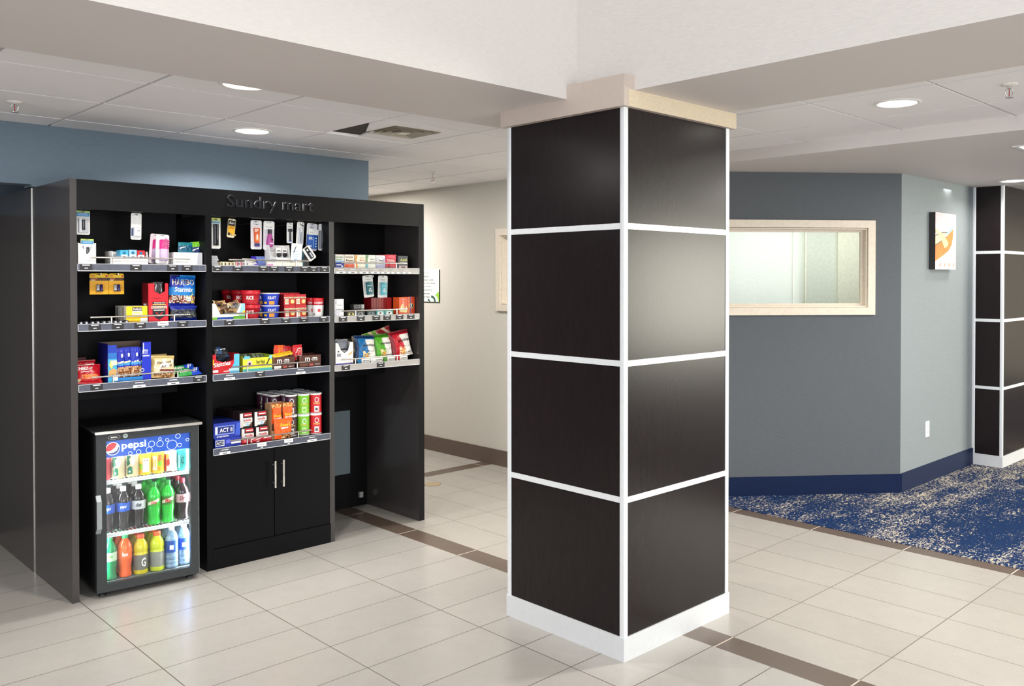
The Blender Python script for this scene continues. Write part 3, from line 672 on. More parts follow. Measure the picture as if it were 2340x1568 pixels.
def mixmat(seed, mats, base=None, dens=1.0):
    """repeatable scatter of colours per cell, as printed food pictures"""
    def f(u, v):
        r = random.Random(int(u * 97) * 131 + int(v * 89) * 17 + seed); return mats[int(r.random() * len(mats))]
    return f

# ------------------------------------------------------------------ stock, first bay
S1, S2, S3 = 1.672, 1.373, 1.073
# top shelf
def p_cable(q, w, h):
    q.bbox(0.14*w, 0.86*w, -0.010, 0, 0.10*h, 0.68*h, C(214, 216, 222, 0.15), 0.006); q.bbox(0.38*w, 0.60*w, -0.016, -0.0105, 0.20*h, 0.62*h, K_, 0.004); q.box(0.42*w, 0.5*w, -0.018, -0.0162, 0.30*h, 0.55*h, GY)
for nm, lb, x0, x1, z0, z1, y, cat in (('charger_pack', 'white and blue carded cable pack hanging in the top corner by the side panel', 1.408, 1.472, 1.824, 1.946, 4.88, 'electronics pack'),
                                  ('charger_pack', 'white and blue carded car charger standing in the white pocket box', 1.404, 1.463, 1.690, 1.800, 4.797, 'electronics pack')):
    blister(nm, lb, cat, x0, x1, z0, z1, y, W_, [('r', 0, .92, 1, 1, C(196, 220, 120)), ('r', .04, .76, .96, .92, C(60, 150, 200)), ('r', .16, .80, .84, .89, SK), ('t', 'Travelocity', .2, .82, .8, .87, BL, 0)], p_cable)
peg(1.440, 1.935)
t = tray('pocket_box', 'white open pocket display box with a v-shaped front, by the unit\'s side panel', 'display box', 1.386, 1.468, S1 + .001, 1.780, 4.778, 0.05, W_, [], 1.0,
         profile=[(0, 0), (1, 0), (1, 1), (.88, .95), (.56, .48), (.46, .48), (.12, .95), (0, 1)], inside=W_)
def p_plug(q, w, h):
    q.bbox(0.16*w, 0.92*w, -0.022, 0, 0.14*h, 0.44*h, C(240, 240, 242, 0.2), 0.01); q.box(0.45*w, 0.70*w, -0.0235, -0.0222, 0.32*h, 0.34*h, GY); q.box(0.06*w, 0.13*w, -0.012, 0, 0.14*h, 0.42*h, C(60, 90, 150))
blister('charger_pack', 'all-white carded wall plug hanging in the middle of the top shelf', 'electronics pack', 1.668, 1.721, 1.807, 1.948, 4.88, W_, [('r', .08, .44, .95, .46, LG)], p_plug, roll=0.02)
peg(1.696, 1.935)
tray('display_box', 'low white display box holding blue dental packs', 'display box', 1.547, 1.719, S1 + .001, 1.742, 4.778, 0.12, W_, [('r', .02, .60, .98, .64, LG), ('d', .56, .02, .04, LG)], 0.55, inside=W_)
for k, (x, m1, lb) in enumerate(((1.590, LB, 'flat turquoise and white pack lying in the low white box, nearest its open side'), (1.632, SK, 'pale blue pack in the middle of the low white box'), (1.672, RD, 'red and white pack at the far end of the low white box'))):
    carton('dental_pack', lb, 'toiletry pack', x, x + 0.038, 1.690, 1.748 + 0.002 * (k % 2), 4.80, 0.06, m1, [('r', .1, .2, .9, .6, W_), ('d', .5, .75, .2, C(12, 110, 150)), ('r', .3, .3, .7, .45, K_)])
def p_pink(q, w, h):
    q.lathe([(0.018, 0), (0.021, 0.004), (0.021, 0.062)], C(216, 190, 226), w*0.56, -0.012, h*0.10, 16); q.lathe([(0.0225, 0.062), (0.0225, 0.108), (0.019, 0.112)], PK, w*0.56, -0.012, h*0.10, 16)
    for k in range(4): q.ring(w*0.56, h*0.58 + 0.011*k, 0.019, 0.017, -0.0355, C(250, 130, 190), rz=0.0035)
blister('travel_kit', 'pink travel bottle card leaning behind another one on the top shelf', 'toiletry pack', 1.749, 1.809, S1 + .012, 1.844, 4.86, C(240, 226, 232), [], p_pink, roll=0.10, lean=-0.05)
blister('travel_kit', 'pink travel bottle card leaning in front of another one on the top shelf', 'toiletry pack', 1.765, 1.832, S1 + .010, 1.838, 4.805, C(244, 236, 238), [], p_pink, roll=0.05, lean=-0.05)
tray('display_box', 'low plain white display box holding teal and green sachets', 'display box', 1.850, 2.001, S1 + .001, 1.742, 4.778, 0.11, W_, [('p', [(.80, .05), (.98, .02), (.98, .98), (.84, .96)], LG)], 1.0, inside=W_)
pouch('sachet', 'dark teal sachet sticking out of the plain white box', 'sachet', 1.892, 1.700, 0.078, 0.098, 4.83, 0.006, lambda u, v: TE if v > .8 else (C(20, 90, 120) if v > .55 else C(30, 120, 150)), [('w', [(.1, .62), (.5, .74), (.5, .80), (.1, .70)], W_)], seed=3)
pouch('sachet', 'bright green and navy sachet sticking out of the plain white box', 'sachet', 1.970, 1.700, 0.060, 0.100, 4.835, 0.006, lambda u, v: GN if v > .72 else C(20, 50, 110), [('w', [(.1, .5), (.7, .62), (.7, .68), (.1, .58)], W_)], roll=-0.12, seed=4)
# second shelf
def p_batt(n, col):
    def f(q, w, h):
        cx = w * 0.5
        for k in range(n):
            x = cx + (k - (n - 1) / 2) * 0.0165
            q.lathe([(0.0075, 0), (0.0075, 0.034), (0.003, 0.0345), (0.003, 0.038)], col, x, -0.008, h*0.14, 14, mats=[LG if k % 2 == 0 else col, K_, K_])
            q.box(x - 0.0076, x + 0.0076, -0.0158, -0.0154, h*0.14, h*0.14 + 0.006, K_)
    return f
for lb, x0, x1, nb in (('yellow battery card hanging nearest the side panel', 1.468, 1.558, 2), ('narrower yellow battery card hanging beside the first battery card', 1.5595, 1.633, 2)):
    blister('battery_pack', lb, 'battery pack', x0, x1, 1.520, 1.628, 4.88, YL, [('r', 0, .66, 1, .79, K_), ('r', 0, 0, 1, .66, C(248, 178, 20)), ('r', .06, .71, .42, .76, C(230, 120, 60)), ('r', .06, .67, .3, .695, W_), ('t', 'KODAK', .05, .85, .28, .92, RD, .02), ('r', .84, .83, .95, .92, RD), ('t', 'ULTRA', .45, .70, .9, .75, C(230, 120, 60), 0)], p_batt(nb, C(60, 50, 110)))
    peg((x0 + x1) / 2, 1.620)
carton('jerky_box', 'red and black snack carton standing on the shelf beside the yellow lozenge box', 'carton', 1.723, 1.824, S2, 1.480, 4.79, 0.09, RD,
       [('r', .2, .30, .86, .98, K_), ('p', [(.2, .30), (.86, .30), (.53, .10)], K_), ('r', .14, .66, .92, .78, C(226, 196, 180)), ('t', 'Jack Links', .17, .68, .88, .76, DR, .01), ('r', .2, .83, .86, .88, TAN), ('t', 'PREMIUM', .28, .91, .8, .96, W_, .01), ('p', [(.34, .48), (.40, .48), (.53, .33), (.66, .48), (.72, .48), (.53, .25)], RD), ('r', .25, .56, .8, .60, W_)],
       sidem=DR, left=[(.2, .55, .8, .75, C(40, 20, 26)), (.25, .8, .7, .9, W_)])
t = tray('jerky_box', 'open red carton with a notched front stacked on the red and black carton', 'carton', 1.723, 1.824, 1.4805, 1.578, 4.79, 0.09, RD, [('t', 'Original', .16, .12, .6, .22, DR, .01)], 0.35,
         profile=[(0, 0), (1, 0), (1, .98), (.84, .98), (.84, .56), (.57, .40), (.30, .56), (.30, .98), (0, .98)], sidem=DR, inside=DR)
for k in range(3):
    pouch('jerky_packet', 'shiny black packet standing in the open red carton', 'snack packet', 1.752 + 0.003*k, 1.486, 0.052 - 0.002*k, 0.098, 4.805 + 0.022*k, 0.008, K_, [('w', [(.2, .5), (.32, .8), (.26, .9), (.14, .7)], LG), ('w', [(.7, .45), (.8, .5), (.78, .9), (.7, .9)], LG)], group='black packets in the red carton', seed=10 + k)
carton('lozenge_box', 'yellow lozenge carton with a white sleeve end on the second shelf', 'carton', 1.612, 1.716, S2, 1.458, 4.785, 0.16, YL,
       [('r', .28, .48, .74, .94, W_), ('r', .28, .72, .74, .94, C(60, 40, 36)), ('t', 'HALLS', .31, .76, .71, .90, W_, .03, .1), ('r', .33, .55, .69, .66, C(230, 210, 120)), ('r', .66, 0, 1, .30, W_), ('r', .03, .28, .97, .32, C(210, 150, 10)), ('r', .05, .08, .6, .12, C(220, 160, 20))],
       sidem=C(226, 218, 200), left=[(.1, .1, .25, .95, GY), (.35, .1, .45, .95, LG), (.6, .1, .8, .95, C(170, 160, 150))])
def haribo(u, v):
    if v < .09: return C(14, 34, 150)
    if v < .34: return [C(120, 60, 44), C(232, 214, 190), C(70, 36, 30), C(196, 110, 96), C(240, 236, 226)][random.Random(int(u*31)*57 + int(v*43)).randrange(5)]
    if v < .37: return C(226, 160, 190)
    if v < .62: return C(30, 132, 208)
    if v > .93: return C(32, 130, 210) if u > .4 else NB
    return C(18, 108, 204) if u + v > 1.15 else C(24, 44, 160)
pouch('gummy_bag', 'large blue gummy sweets bag hanging beside the red cartons', 'snack bag', 1.840, 1.452, 0.140, 0.172, 4.83, 0.016, haribo,
      [('t', 'HARIBO', .08, .68, .90, .86, W_, .12), ('t', 'HARIBO', .10, .69, .88, .85, C(70, 24, 40), .02), ('t', 'Starmix', .16, .47, .86, .62, W_, .04, .1),
       ('w', [(.66, .16), (.92, .12), (.98, .30), (.86, .44), (.78, .30), (.64, .34)], C(240, 222, 60)), ('w', [(.60, .20), (.80, .18), (.80, .30), (.60, .32)], W_, .0006), ('t', 'NEW', .63, .22, .76, .28, K_, .01)], roll=0.04, seed=5, nu=26, nv=28)
peg(1.925, 1.612)
pouch('gummy_bag', 'second blue gummy bag slumped on the shelf beneath the hanging one', 'snack bag', 1.836, S2 + .002, 0.142, 0.078, 4.80, 0.020, lambda u, v: C(20, 40, 140) if v > .75 or v < .2 else [C(20, 22, 30), C(90, 96, 70), C(40, 50, 90), C(24, 30, 60)][random.Random(int(u*31)*57 + int(v*43)).randrange(4)], [], seed=6)
for k in range(9):
    p = MB(); m = (K_, C(50, 50, 56, .15), C(30, 30, 36, .2))[k % 3]
    p.lathe([(0.011, 0), (0.013, 0.004), (0.013, 0.011), (0.009, 0.015), (0.004, 0.017)], m, n=14); p.disc(0, 0.008, 0.005, -0.0131, LG, 10)
    tag(p.build('lip_balm_pot', loc=(1.394 + 0.0265 * k, 4.776 + 0.006 * (k % 2), S2)), 'tiny glossy black pot in the row behind the second shelf\'s rail', 'small pot', 'tiny black pots on the second shelf')
# third shelf
crk = lambda u, v: [C(226, 120, 50), C(240, 150, 70), C(200, 80, 34)][random.Random(int(u*23)*31 + int(v*29)).randrange(3)] if .18 < v < .42 and .2 < u < .85 else C(190, 16, 32)
for k, (x, z, y, w, h, ln, rl, lb) in enumerate(((1.378, S3 + .004, 4.80, 0.122, 0.110, -0.55, 0.06, 'red cheese cracker bag lying forward against the rail, bay by the side panel'),
                                   (1.380, S3 + .02, 4.85, 0.110, 0.095, -0.25, -0.02, 'dark red cracker bag half hidden behind the front red bag'))):
    pouch('cracker_bag', lb, 'snack bag', x, z, w, h, y, 0.018, crk if k == 0 else C(150, 14, 28), [('t', 'CHEEZ-IT', .04, .62, .66, .78, W_, .03, .1), ('t', 'ORIGINAL', .04, .84, .5, .90, W_, .01), ('w', [(.2, .5), (.62, .55), (.62, .58), (.2, .53)], W_), ('w', [(.04, .08), (.16, .05), (.18, .16), (.06, .2)], C(220, 200, 150))] if k == 0 else [('w', [(.0, .70), (.9, .70), (.9, .76), (0, .76)], W_)], lean=ln, roll=rl, seed=20 + k)
carton('cracker_box', 'dark maroon snack box standing behind the red cracker bags', 'carton', 1.392, 1.470, S3, 1.195, 4.95, 0.06, C(96, 16, 24), [('r', 0, .72, 1, .78, W_), ('r', .1, .4, .9, .5, C(180, 40, 50))])
t = tray('peanut_display_box', 'large blue display box filled with blue peanut bags', 'display box', 1.522, 1.732, S3 + .001, 1.270, 4.785, 0.15, BL, [('r', .80, 0, 1, 1, C(20, 44, 190)), ('r', 0, 0, .2, .6, LB), ('r', 0, .6, .2, .76, C(40, 110, 190)),
         ('t', 'PTY', .80, .68, .93, .80, W_, .03), ('r', .80, .62, .96, .65, W_), ('r', .81, .70, .83, .98, W_), ('r', .2, 0, .8, .10, C(40, 130, 200)), ('o', .79, .26, .045, .012, W_), ('p', [(0, .12), (.10, .20), (.18, .16), (.2, .3), (.12, .36), (.02, .30)], TAN), ('p', [(.02, .44), (.08, .34), (.12, .44), (.06, .58)], C(240, 214, 110)), ('r', .07, .44, .2, .56, C(238, 230, 190)), ('r', .12, .03, .22, .18, W_)], 1.0,
         profile=[(0, 0), (1, 0), (1, .98), (.80, .98), (.78, .10), (.21, .10), (.20, .96), (0, .96)], sidem=C(20, 24, 110), inside=C(110, 88, 74))
def pbag(u, v):
    if v < .34: return [C(150, 84, 44), C(206, 150, 96), C(110, 60, 34), C(230, 190, 140)][random.Random(int(u*19)*31 + int(v*37)).randrange(4)]
    return C(60, 150, 214) if .40 < v < .52 else C(22, 42, 176)
for k in range(4):
    pouch('peanut_bag', ['blue peanut bag standing in the blue display box, beside its printed flap', 'blue peanut bag second from the printed flap in the blue box', 'blue peanut bag third from the printed flap in the blue box', 'blue peanut bag by the tall plain side of the blue box'][k], 'snack bag', 1.563 + 0.0365*k, 1.093 + .001*k, 0.044, 0.152 - .006*(k == 3), 4.802 + 0.010*(k % 2), 0.010, pbag,
          [('w', [(.15, .46), (.85, .50), (.85, .56), (.15, .52)], C(240, 230, 190), .0006), ('w', [(.56, .68), (.76, .68), (.76, .80), (.56, .80)], W_), ('w', [(.1, .02), (.4, .02), (.4, .12), (.1, .12)], W_)], seed=30 + k, nu=14, nv=20)
def amos(u, v):
    if v < .25 and .1 < u < .9: return [C(140, 84, 50), C(196, 140, 80), C(236, 200, 150)][random.Random(int(u*19)*31 + int(v*37)).randrange(3)]
    if .28 < v < .38 and u > .3: return C(120, 40, 34)
    return C(214, 188, 120) if (u < .1 or v > .86) else C(226, 206, 160)
pouch('cookie_bag', 'cream and gold cookie bag tilted beside the blue peanut box', 'snack bag', 1.738, S3 + .006, 0.122, 0.118, 4.80, 0.020, amos, [('w', [(.08, .44), (.30, .34), (.86, .52), (.90, .78), (.5, .82), (.14, .70)], C(240, 236, 224), .0004), ('t', 'Famous', .20, .56, .80, .70, BR, .01, .15, .10), ('t', 'Amos', .34, .38, .80, .54, BR, .02, .15, .10)], roll=0.06, lean=-0.22, seed=40)
pouch('cookie_bag', 'olive gold cookie bag standing behind the tilted cream cookie bag', 'snack bag', 1.755, S3 + .004, 0.095, 0.118, 4.88, 0.014, C(150, 126, 70), [('w', [(.1, .84), (.9, .86), (.9, .92), (.1, .90)], C(80, 64, 36))], seed=41)
def cand(u, v): return C(40, 150, 60) if u < .55 else C(30, 70, 190)
for k, (x, z, y, rl, lb) in enumerate(((1.868, S3 + .012, 4.835, -0.10, 'green and blue sweets packet lying uppermost at the divider end of the third shelf'), (1.880, S3 + .001, 4.790, -0.05, 'green and blue sweets packet lying underneath by the third shelf\'s rail'))):
    pouch('sweets_packet', lb, 'snack packet', x, z, 0.122, 0.06, y, 0.012, cand, [('t', 'Mentos', .08, .3, .5, .7, W_, .03, .1), ('w', [(.62, .2), (.68, .2), (.80, .8), (.74, .8)], W_), ('w', [(.72, .2), (.78, .2), (.9, .8), (.84, .8)], W_)], lean=-0.95, roll=rl, seed=50 + k)

# ------------------------------------------------------------------ stock, middle bay
M1, M2, M3, M4 = 1.671, 1.372, 1.073, 0.664
def p_comb(q, w, h):
    q.bbox(.20*w, .80*w, -0.008, 0, .10*h, .80*h, C(34, 34, 38, .2), 0.01); q.box(.36*w, .42*w, -0.009, -0.0082, .15*h, .75*h, GY); q.box(.62*w, .65*w, -0.009, -0.0082, .3*h, .78*h, LG)
blister('comb_pack', 'carded black comb hanging beside the first divider', 'toiletry pack', 2.093, 2.148, 1.770, 1.943, 4.88, W_, [('r', 0, .90, 1, 1, C(214, 222, 120)), ('r', .06, .82, .94, .90, C(140, 190, 210)), ('t', 'travel', .12, .835, .85, .88, BL, 0)], p_comb); peg(2.12, 1.93)
def p_yel(q, w, h):
    q.box(.08*w, .92*w, -0.004, 0, .20*h, .62*h, C(250, 190, 30)); q.tube((.2*w, -.008, .12*h), (.2*w, -.008, .24*h), .006, K_, 10); q.tube((.5*w, -.008, .15*h), (1.05*w, -.008, .15*h), .005, C(226, 200, 150), 10)
    q.text('STIX', .2*w, .44*h, .8*w, .56*h, -0.0045, C(190, 90, 20), .02, .2)
blister('lip_balm_pack', 'small black and yellow card hanging near the first divider', 'toiletry pack', 2.183, 2.228, 1.838, 1.945, 4.88, C(250, 236, 190), [('r', .04, .62, .96, .92, K_), ('t', 'Burt', .2, .72, .85, .84, W_, .03, .1)], p_yel, roll=0.10); peg(2.208, 1.93)
def p_tube(q, w, h):
    v = [(.30, .22), (.70, .22), (.76, .74), (.24, .74)]
    q.prism([(a*w, b*h) for a, b in v], -0.012, 0, C(214, 90, 40)); q.box(.32*w, .70*w, -0.016, 0, .10*h, .21*h, C(60, 44, 120))
    q.text('SP', .28*w, .60*h, .62*w, .70*h, -0.0125, W_, .03); q.rect(.36*w, .30*h, .64*w, .48*h, -0.0125, C(240, 150, 80)); q.rect(.44*w, .34*h, .56*w, .52*h, -0.0128, W_)
blister('toothpaste_pack', 'carded orange toothpaste tube with purple cap', 'toiletry pack', 2.317, 2.384, 1.771, 1.939, 4.862, C(236, 234, 238), [('t', 'Colgate', .3, .84, .7, .89, K_, .02)], p_tube); peg(2.35, 1.925)
def p_pinkb(q, w, h):
    q.lathe([(.013, .0), (.019, .008), (.020, .03), (.016, .055), (.011, .078)], MG, .52*w, -.010, .10*h, 18); q.lathe([(.012, .078), (.012, .104)], K_, .52*w, -.010, .10*h, 18)
    q.disc(.6*w, .36*h, .006, -.0305, C(40, 20, 50)); q.rect(.36*w, .20*h, .7*w, .25*h, -.0305, C(226, 190, 220))
blister('shampoo_pack', 'carded magenta shampoo bottle with black cap', 'toiletry pack', 2.389, 2.456, 1.769, 1.938, 4.855, C(226, 224, 230), [('r', 0, .74, 1, .95, W_), ('t', 'Herbal', .2, .78, .8, .82, GY, 0)], p_pinkb, roll=0.02); peg(2.422, 1.925)
def p_razor(q, w, h):
    q.box(.40*w, .62*w, -0.008, 0, .12*h, .56*h, C(40, 40, 52)); q.box(.22*w, .80*w, -0.010, 0, .56*h, .70*h, C(24, 24, 30)); q.box(.3*w, .7*w, -0.009, 0, .08*h, .12*h, BL)
blister('razor_pack', 'single black razor on a narrow white card hanging in the middle bay', 'toiletry pack', 2.550, 2.590, 1.814, 1.936, 4.88, W_, [('t', 'SCHICK', .2, .78, .8, .83, K_, .02)], p_razor); peg(2.57, 1.925)
def p_brush(q, w, h):
    q.bbox(.30*w, .70*w, -0.010, 0, .10*h, .74*h, C(216, 220, 228, .15), .004); q.tube((.5*w, -.0105, .14*h), (.5*w, -.0105, .64*h), .003, C(120, 130, 150), 8); q.box(.44*w, .56*w, -.018, -.0105, .56*h, .68*h, W_)
blister('toothbrush_pack', 'clear toothbrush pack on a tilted white card between the razor and the blue pack', 'toiletry pack', 2.599, 2.646, 1.801, 1.945, 4.862, W_, [('p', [(.4, .88), (.9, .82), (.9, .86), (.4, .92)], K_)], p_brush, roll=0.07); peg(2.628, 1.93)
def p_blue(q, w, h):
    q.box(.02*w, .92*w, -0.016, 0, .08*h, .58*h, C(20, 84, 170)); q.box(.10*w, .98*w, -0.014, 0, .58*h, .78*h, C(238, 236, 232))
    q.text('ADVIL', .08*w, .40*h, .45*w, .50*h, -.0165, W_, .02); q.rect(.55*w, .12*h, .60*w, .5*h, -.0165, C(150, 200, 240)); q.rect(.1*w, .15*h, .4*w, .18*h, -.0165, W_)
    for k in range(4): q.disc(.78*w, (.16 + .1*k)*h, .004, -.0165, W_)
    q.text('2 ct', .2*w, .64*h, .45*w, .70*h, -.0145, K_, .01)
blister('floss_pack', 'blue and white carded pack hanging in the crowded corner of the middle bay', 'toiletry pack', 2.652, 2.722, 1.772, 1.937, 4.838, C(232, 232, 236), [('t', 'Glide', .3, .84, .6, .89, K_, .02)], p_blue, roll=0.05); peg(2.695, 1.925)
def p_grey(q, w, h):
    q.bbox(.05*w, .90*w, -0.014, 0, .06*h, .74*h, C(96, 100, 108, .2), .006); q.tube((.35*w, -.016, .1*h), (.62*w, -.016, .7*h), .004, K_, 8); q.tube((.72*w, -.016, .1*h), (.80*w, -.016, .72*h), .003, LG, 8)
blister('toothbrush_pack', 'dark grey toothbrush pack hanging against the second divider', 'toiletry pack', 2.732, 2.782, 1.774, 1.936, 4.838, C(236, 236, 238), [('t', 'REACH', .5, .84, .9, .89, K_, .02)], p_grey, roll=0.03); peg(2.760, 1.925, 4.85)
for k in range(6):
    carton('floss_sachet', 'thin silver sachet in the small pile beside the first divider', 'sachet', 2.050 + .002*(k % 2), 2.096 - .003*(k % 3), M1 + .0005 + .0095*k, M1 + .009 + .0095*k, 4.79, 0.06, LG, [('r', .1, .2, .9, .5, GY)], group='silver sachets in the pile', rz=0.02 * (k % 3 - 1), sidem=C(200, 200, 206, .2))
for k in range(4):
    carton('pill_pack', 'tiny white and black pack in the row behind the top rail, middle bay', 'small pack', 2.102 + .021*k, 2.121 + .021*k, M1, M1 + .024, 4.775, 0.04, CR_, [('r', .2, .2, .5, .8, K_)], group='tiny packs behind the rail of the top shelf')
for k in range(3):
    carton('pill_pack', 'tiny pink and white pack lying behind the top rail, middle bay', 'small pack', 2.190 + .024*k, 2.212 + .024*k, M1, M1 + .026, 4.775, 0.04, W_, [('r', .1, .1, .5, .9, C(220, 70, 100)), ('p', [(.6, .1), (.9, .5), (.6, .9)], K_)], group='tiny pink packs behind the rail of the top shelf')
pouch('wipes_packet', 'flat white packet lying slanted on the top shelf, middle bay', 'sachet', 2.262, M1 + .001, 0.075, 0.075, 4.80, 0.010, W_, [('w', [(.1, .2), (.9, .5), (.9, .55), (.1, .25)], K_), ('w', [(.5, .1), (.9, .1), (.9, .2), (.5, .2)], C(120, 90, 200))], lean=-0.9, roll=0.05, seed=61)
pouch('wipes_packet', 'purple and blue packet lying behind the flat white one', 'sachet', 2.325, M1 + .008, 0.080, 0.060, 4.85, 0.014, lambda u, v: C(70, 50, 190) if u < .3 else C(130, 150, 220), [], lean=-0.5, seed=62)
carton('cardboard_insert', 'long low white carton lying along the rail of the top shelf', 'carton', 2.370, 2.590, M1, M1 + .026, 4.766, 0.018, C(240, 236, 220), [('r', .42, .1, .44, .9, LG), ('r', .0, .1, .16, .6, C(214, 150, 190)), ('r', .8, .1, .9, .9, W_)])
tray('display_box', 'open white display box holding two black razors', 'display box', 2.404, 2.530, M1 + .001, 1.798, 4.80, 0.07, W_, [('p', [(.02, .55), (.35, .30), (.02, .05)], LG)], 0.42, inside=W_)
for k, x in enumerate((2.452, 2.489)):
    p = MB(); p.box(0, .030, 0, .006, 0, .100, W_); p.box(.006, .024, -.006, 0, .004, .054, C(30, 30, 50)); p.box(.002, .028, -.008, 0, .054, .070, K_); p.box(.004, .026, -.001, 0, .080, .086, K_)
    tag(p.build('razor', loc=(x, 4.820, M1 + .010)), ('black razor in the white box, on the toothpaste\'s side', 'black razor in the white box, next to the leaning white card')[k], 'razor')
blister('sewing_card', 'white printed card leaning below the clear toothbrush pack', 'toiletry pack', 2.522, 2.592, M1 + .030, 1.812, 4.784, C(240, 244, 248), [('r', .1, .55, .6, .57, SK), ('r', .2, .4, .8, .42, SK), ('r', .2, .3, .7, .32, SK), ('r', .3, .12, .6, .2, C(180, 210, 240)), ('p', [(.2, .50), (.26, .50), (.44, .84), (.38, .84)], K_)], None, roll=0.08, hang=False)
carton('deodorant_pack', 'dark teal and black pack standing under the blue carded pack', 'toiletry pack', 2.606, 2.668, M1, 1.765, 4.83, 0.03, C(26, 84, 104), [('r', .5, 0, 1, 1, K_), ('p', [(0, .55), (.5, .7), (.5, .95), (0, .95)], C(90, 140, 150)), ('r', .2, .1, .3, .4, W_)])
blister('razor_pack', 'white card with a dark razor tipped over at the second divider', 'toiletry pack', 2.648, 2.700, M1 + .030, 1.790, 4.782, W_, [('r', .25, .1, .75, .95, K_)], lambda q, w, h: (q.box(.3*w, .7*w, -.010, 0, .15*h, .6*h, C(50, 50, 62)), q.box(.42*w, .58*w, -.012, 0, .2*h, .56*h, LG), q.disc(.5*w, .75*h, .006, -.0012, W_)), roll=-0.62, hang=False)
# second shelf: bars, noodle bowls, cups
tray('snack_bar_box', 'white display box with green and blue base piled with snack bars', 'display box', 2.054, 2.239, M2 + .001, 1.462, 4.775, 0.11, W_, [('r', 0, 0, .14, .16, GN), ('r', .14, 0, .64, .16, C(20, 70, 150)), ('r', .64, 0, 1, .22, C(110, 190, 50)), ('p', [(.80, .22), (1, .22), (1, 1.0), (.90, 1.0)], C(150, 206, 226)), ('p', [(.78, .30), (1, .30), (1, .58)], YL)], 1.0,
     profile=[(0, 0), (1, 0), (1, 1), (.88, 1), (.72, .34), (.24, .34), (.10, .98), (0, 1)], inside=W_)
bars = [C(120, 82, 50), C(86, 58, 40), C(188, 150, 100), C(54, 60, 90), C(150, 110, 70), C(210, 180, 130)]
for k in range(9):
    pouch('snack_bar', ['brown wrapped snack bar uppermost on the pile in the white box', 'wrapped snack bar in the pile in the white and green box'][min(k, 1)], 'snack bar', 2.072 + .017*((k*3) % 7), 1.458 - .0078*k, 0.070, 0.026, 4.800 + .012*(k % 5), 0.007, lambda u, v, k=k: bars[(k + int(u*3)) % 6] if .1 < u < .9 else C(226, 206, 160), [('w', [(.3, .3), (.7, .3), (.7, .7), (.3, .7)], bars[(k + 2) % 6])], roll=0.35 * math.sin(k * 2.1), lean=-0.6, rz=0.3 * math.sin(k), group='snack bars piled in the white box' if k else None, seed=70 + k, nu=10, nv=8)
def cpatch(q, f, x0, x1, z0, z1, m, n=6):
    vs = [f(x0 + (x1 - x0)*k/n, z) for z in (z0, z1) for k in range(n + 1)]
    q.mesh(vs, [(k, k + 1, n + 2 + k, n + 1 + k) for k in range(n)], m)
def bowl_pack(label, x0, x1, z0, z1, y, c1, c2, group=None):
    t = thing('noodle_bowl', label, 'bowl', ((x0 + x1)/2, y + .05, z0), (0, 0, 0), group); r = (x1 - x0)/2; h = z1 - z0; q = MB()
    q.lathe([(r*.80, 0), (r*.88, h*.30), (r*.95, h*.72), (r, h*.74)], c1, n=24, mats=[C(240, 200, 180) if c1 is RD else c1, c1, c1]); w = lambda rr: (lambda x, z: (rr*math.sin(x/rr - .75), -rr*math.cos(x/rr - .75) - .0008, z))
    f = w(r*.93)
    q.text('RICE', -.006, h*.34, .034, h*.60, 0, W_, .02, warp=f); q.text('Bowl', .0, h*.12, .034, h*.26, 0, c2, .01, warp=f); q.build('bowl', t)
    q = MB(); q.lathe([(r, h*.74), (r*1.01, h*.78), (r*1.01, h*.98), (r*.96, h)], c2 if c2 is not W_ else c1, n=24); q.build('lid', t); return t
a = bowl_pack('red lidded rice bowl, upper front one of the red bowls', 2.253, 2.361, 1.4545, 1.535, 4.80, C(190, 24, 40), RD)
def put(o, x, y, z, label=None, group=None):
    c = copy_tree(o, None, (x, y, z)); 
    if label: c['label'] = label
    if group: c['group'] = group
    elif 'group' in c: del c['group']
    return c
put(a, 2.307, 4.85, M2, 'red lidded rice bowl beneath the upper front red bowl')
for k, (x, y, z) in enumerate(((2.300, 4.965, M2), (2.300, 4.965, 1.4545), (2.296, 5.08, M2), (2.296, 5.08, 1.4545))):
    put(a, x, y, z, 'red lidded rice bowl, %s row back, %s one of its stack' % ('second' if y < 5 else 'rearmost', 'lower' if z == M2 else 'upper'), 'red bowls stacked further back')
def cup_pack(label, x0, x1, z0, z1, y, c1, lidm, txt, group=None):
    t = thing('instant_meal_cup', label, 'cup', ((x0 + x1)/2, y + .05, z0), (0, 0, 0), group); r = (x1 - x0)/2; h = z1 - z0; q = MB()
    q.lathe([(r*.78, 0), (r*.96, h*.93)], c1, n=24); rr = r*.89; f = lambda x, z: ((rr + .1*r*(z/h-.5)*1.8)*math.sin(x/rr - .75), -(rr + .1*r*(z/h-.5)*1.8)*math.cos(x/rr - .75) - .001, z)
    q.text(txt, -.002, h*.50, .044, h*.74, 0, W_, .03, warp=f); cpatch(q, f, .004, .036, h*.08, h*.36, C(240, 160, 60)); cpatch(q, f, -.03, -.01, h*.14, h*.30, YL)
    q.build('cup', t); q = MB(); q.lathe([(r*.98, h*.92), (r, h*.93), (r, h*.97), (r*.97, h)], lidm, n=24); q.build('lid', t); return t
a = cup_pack('blue pasta cup with a white lid, upper one of the front blue pair', 2.378, 2.483, 1.4445, 1.518, 4.80, C(20, 60, 190), W_, 'KRAFT')
put(a, 2.4305, 4.85, M2, 'blue pasta cup beneath the upper front blue cup')
for x, y, z in ((2.425, 4.96, M2), (2.425, 4.96, 1.4445), (2.420, 5.07, M2)): put(a, x, y, z, 'blue pasta cup in the shade behind the front blue pair', 'blue pasta cups further back')
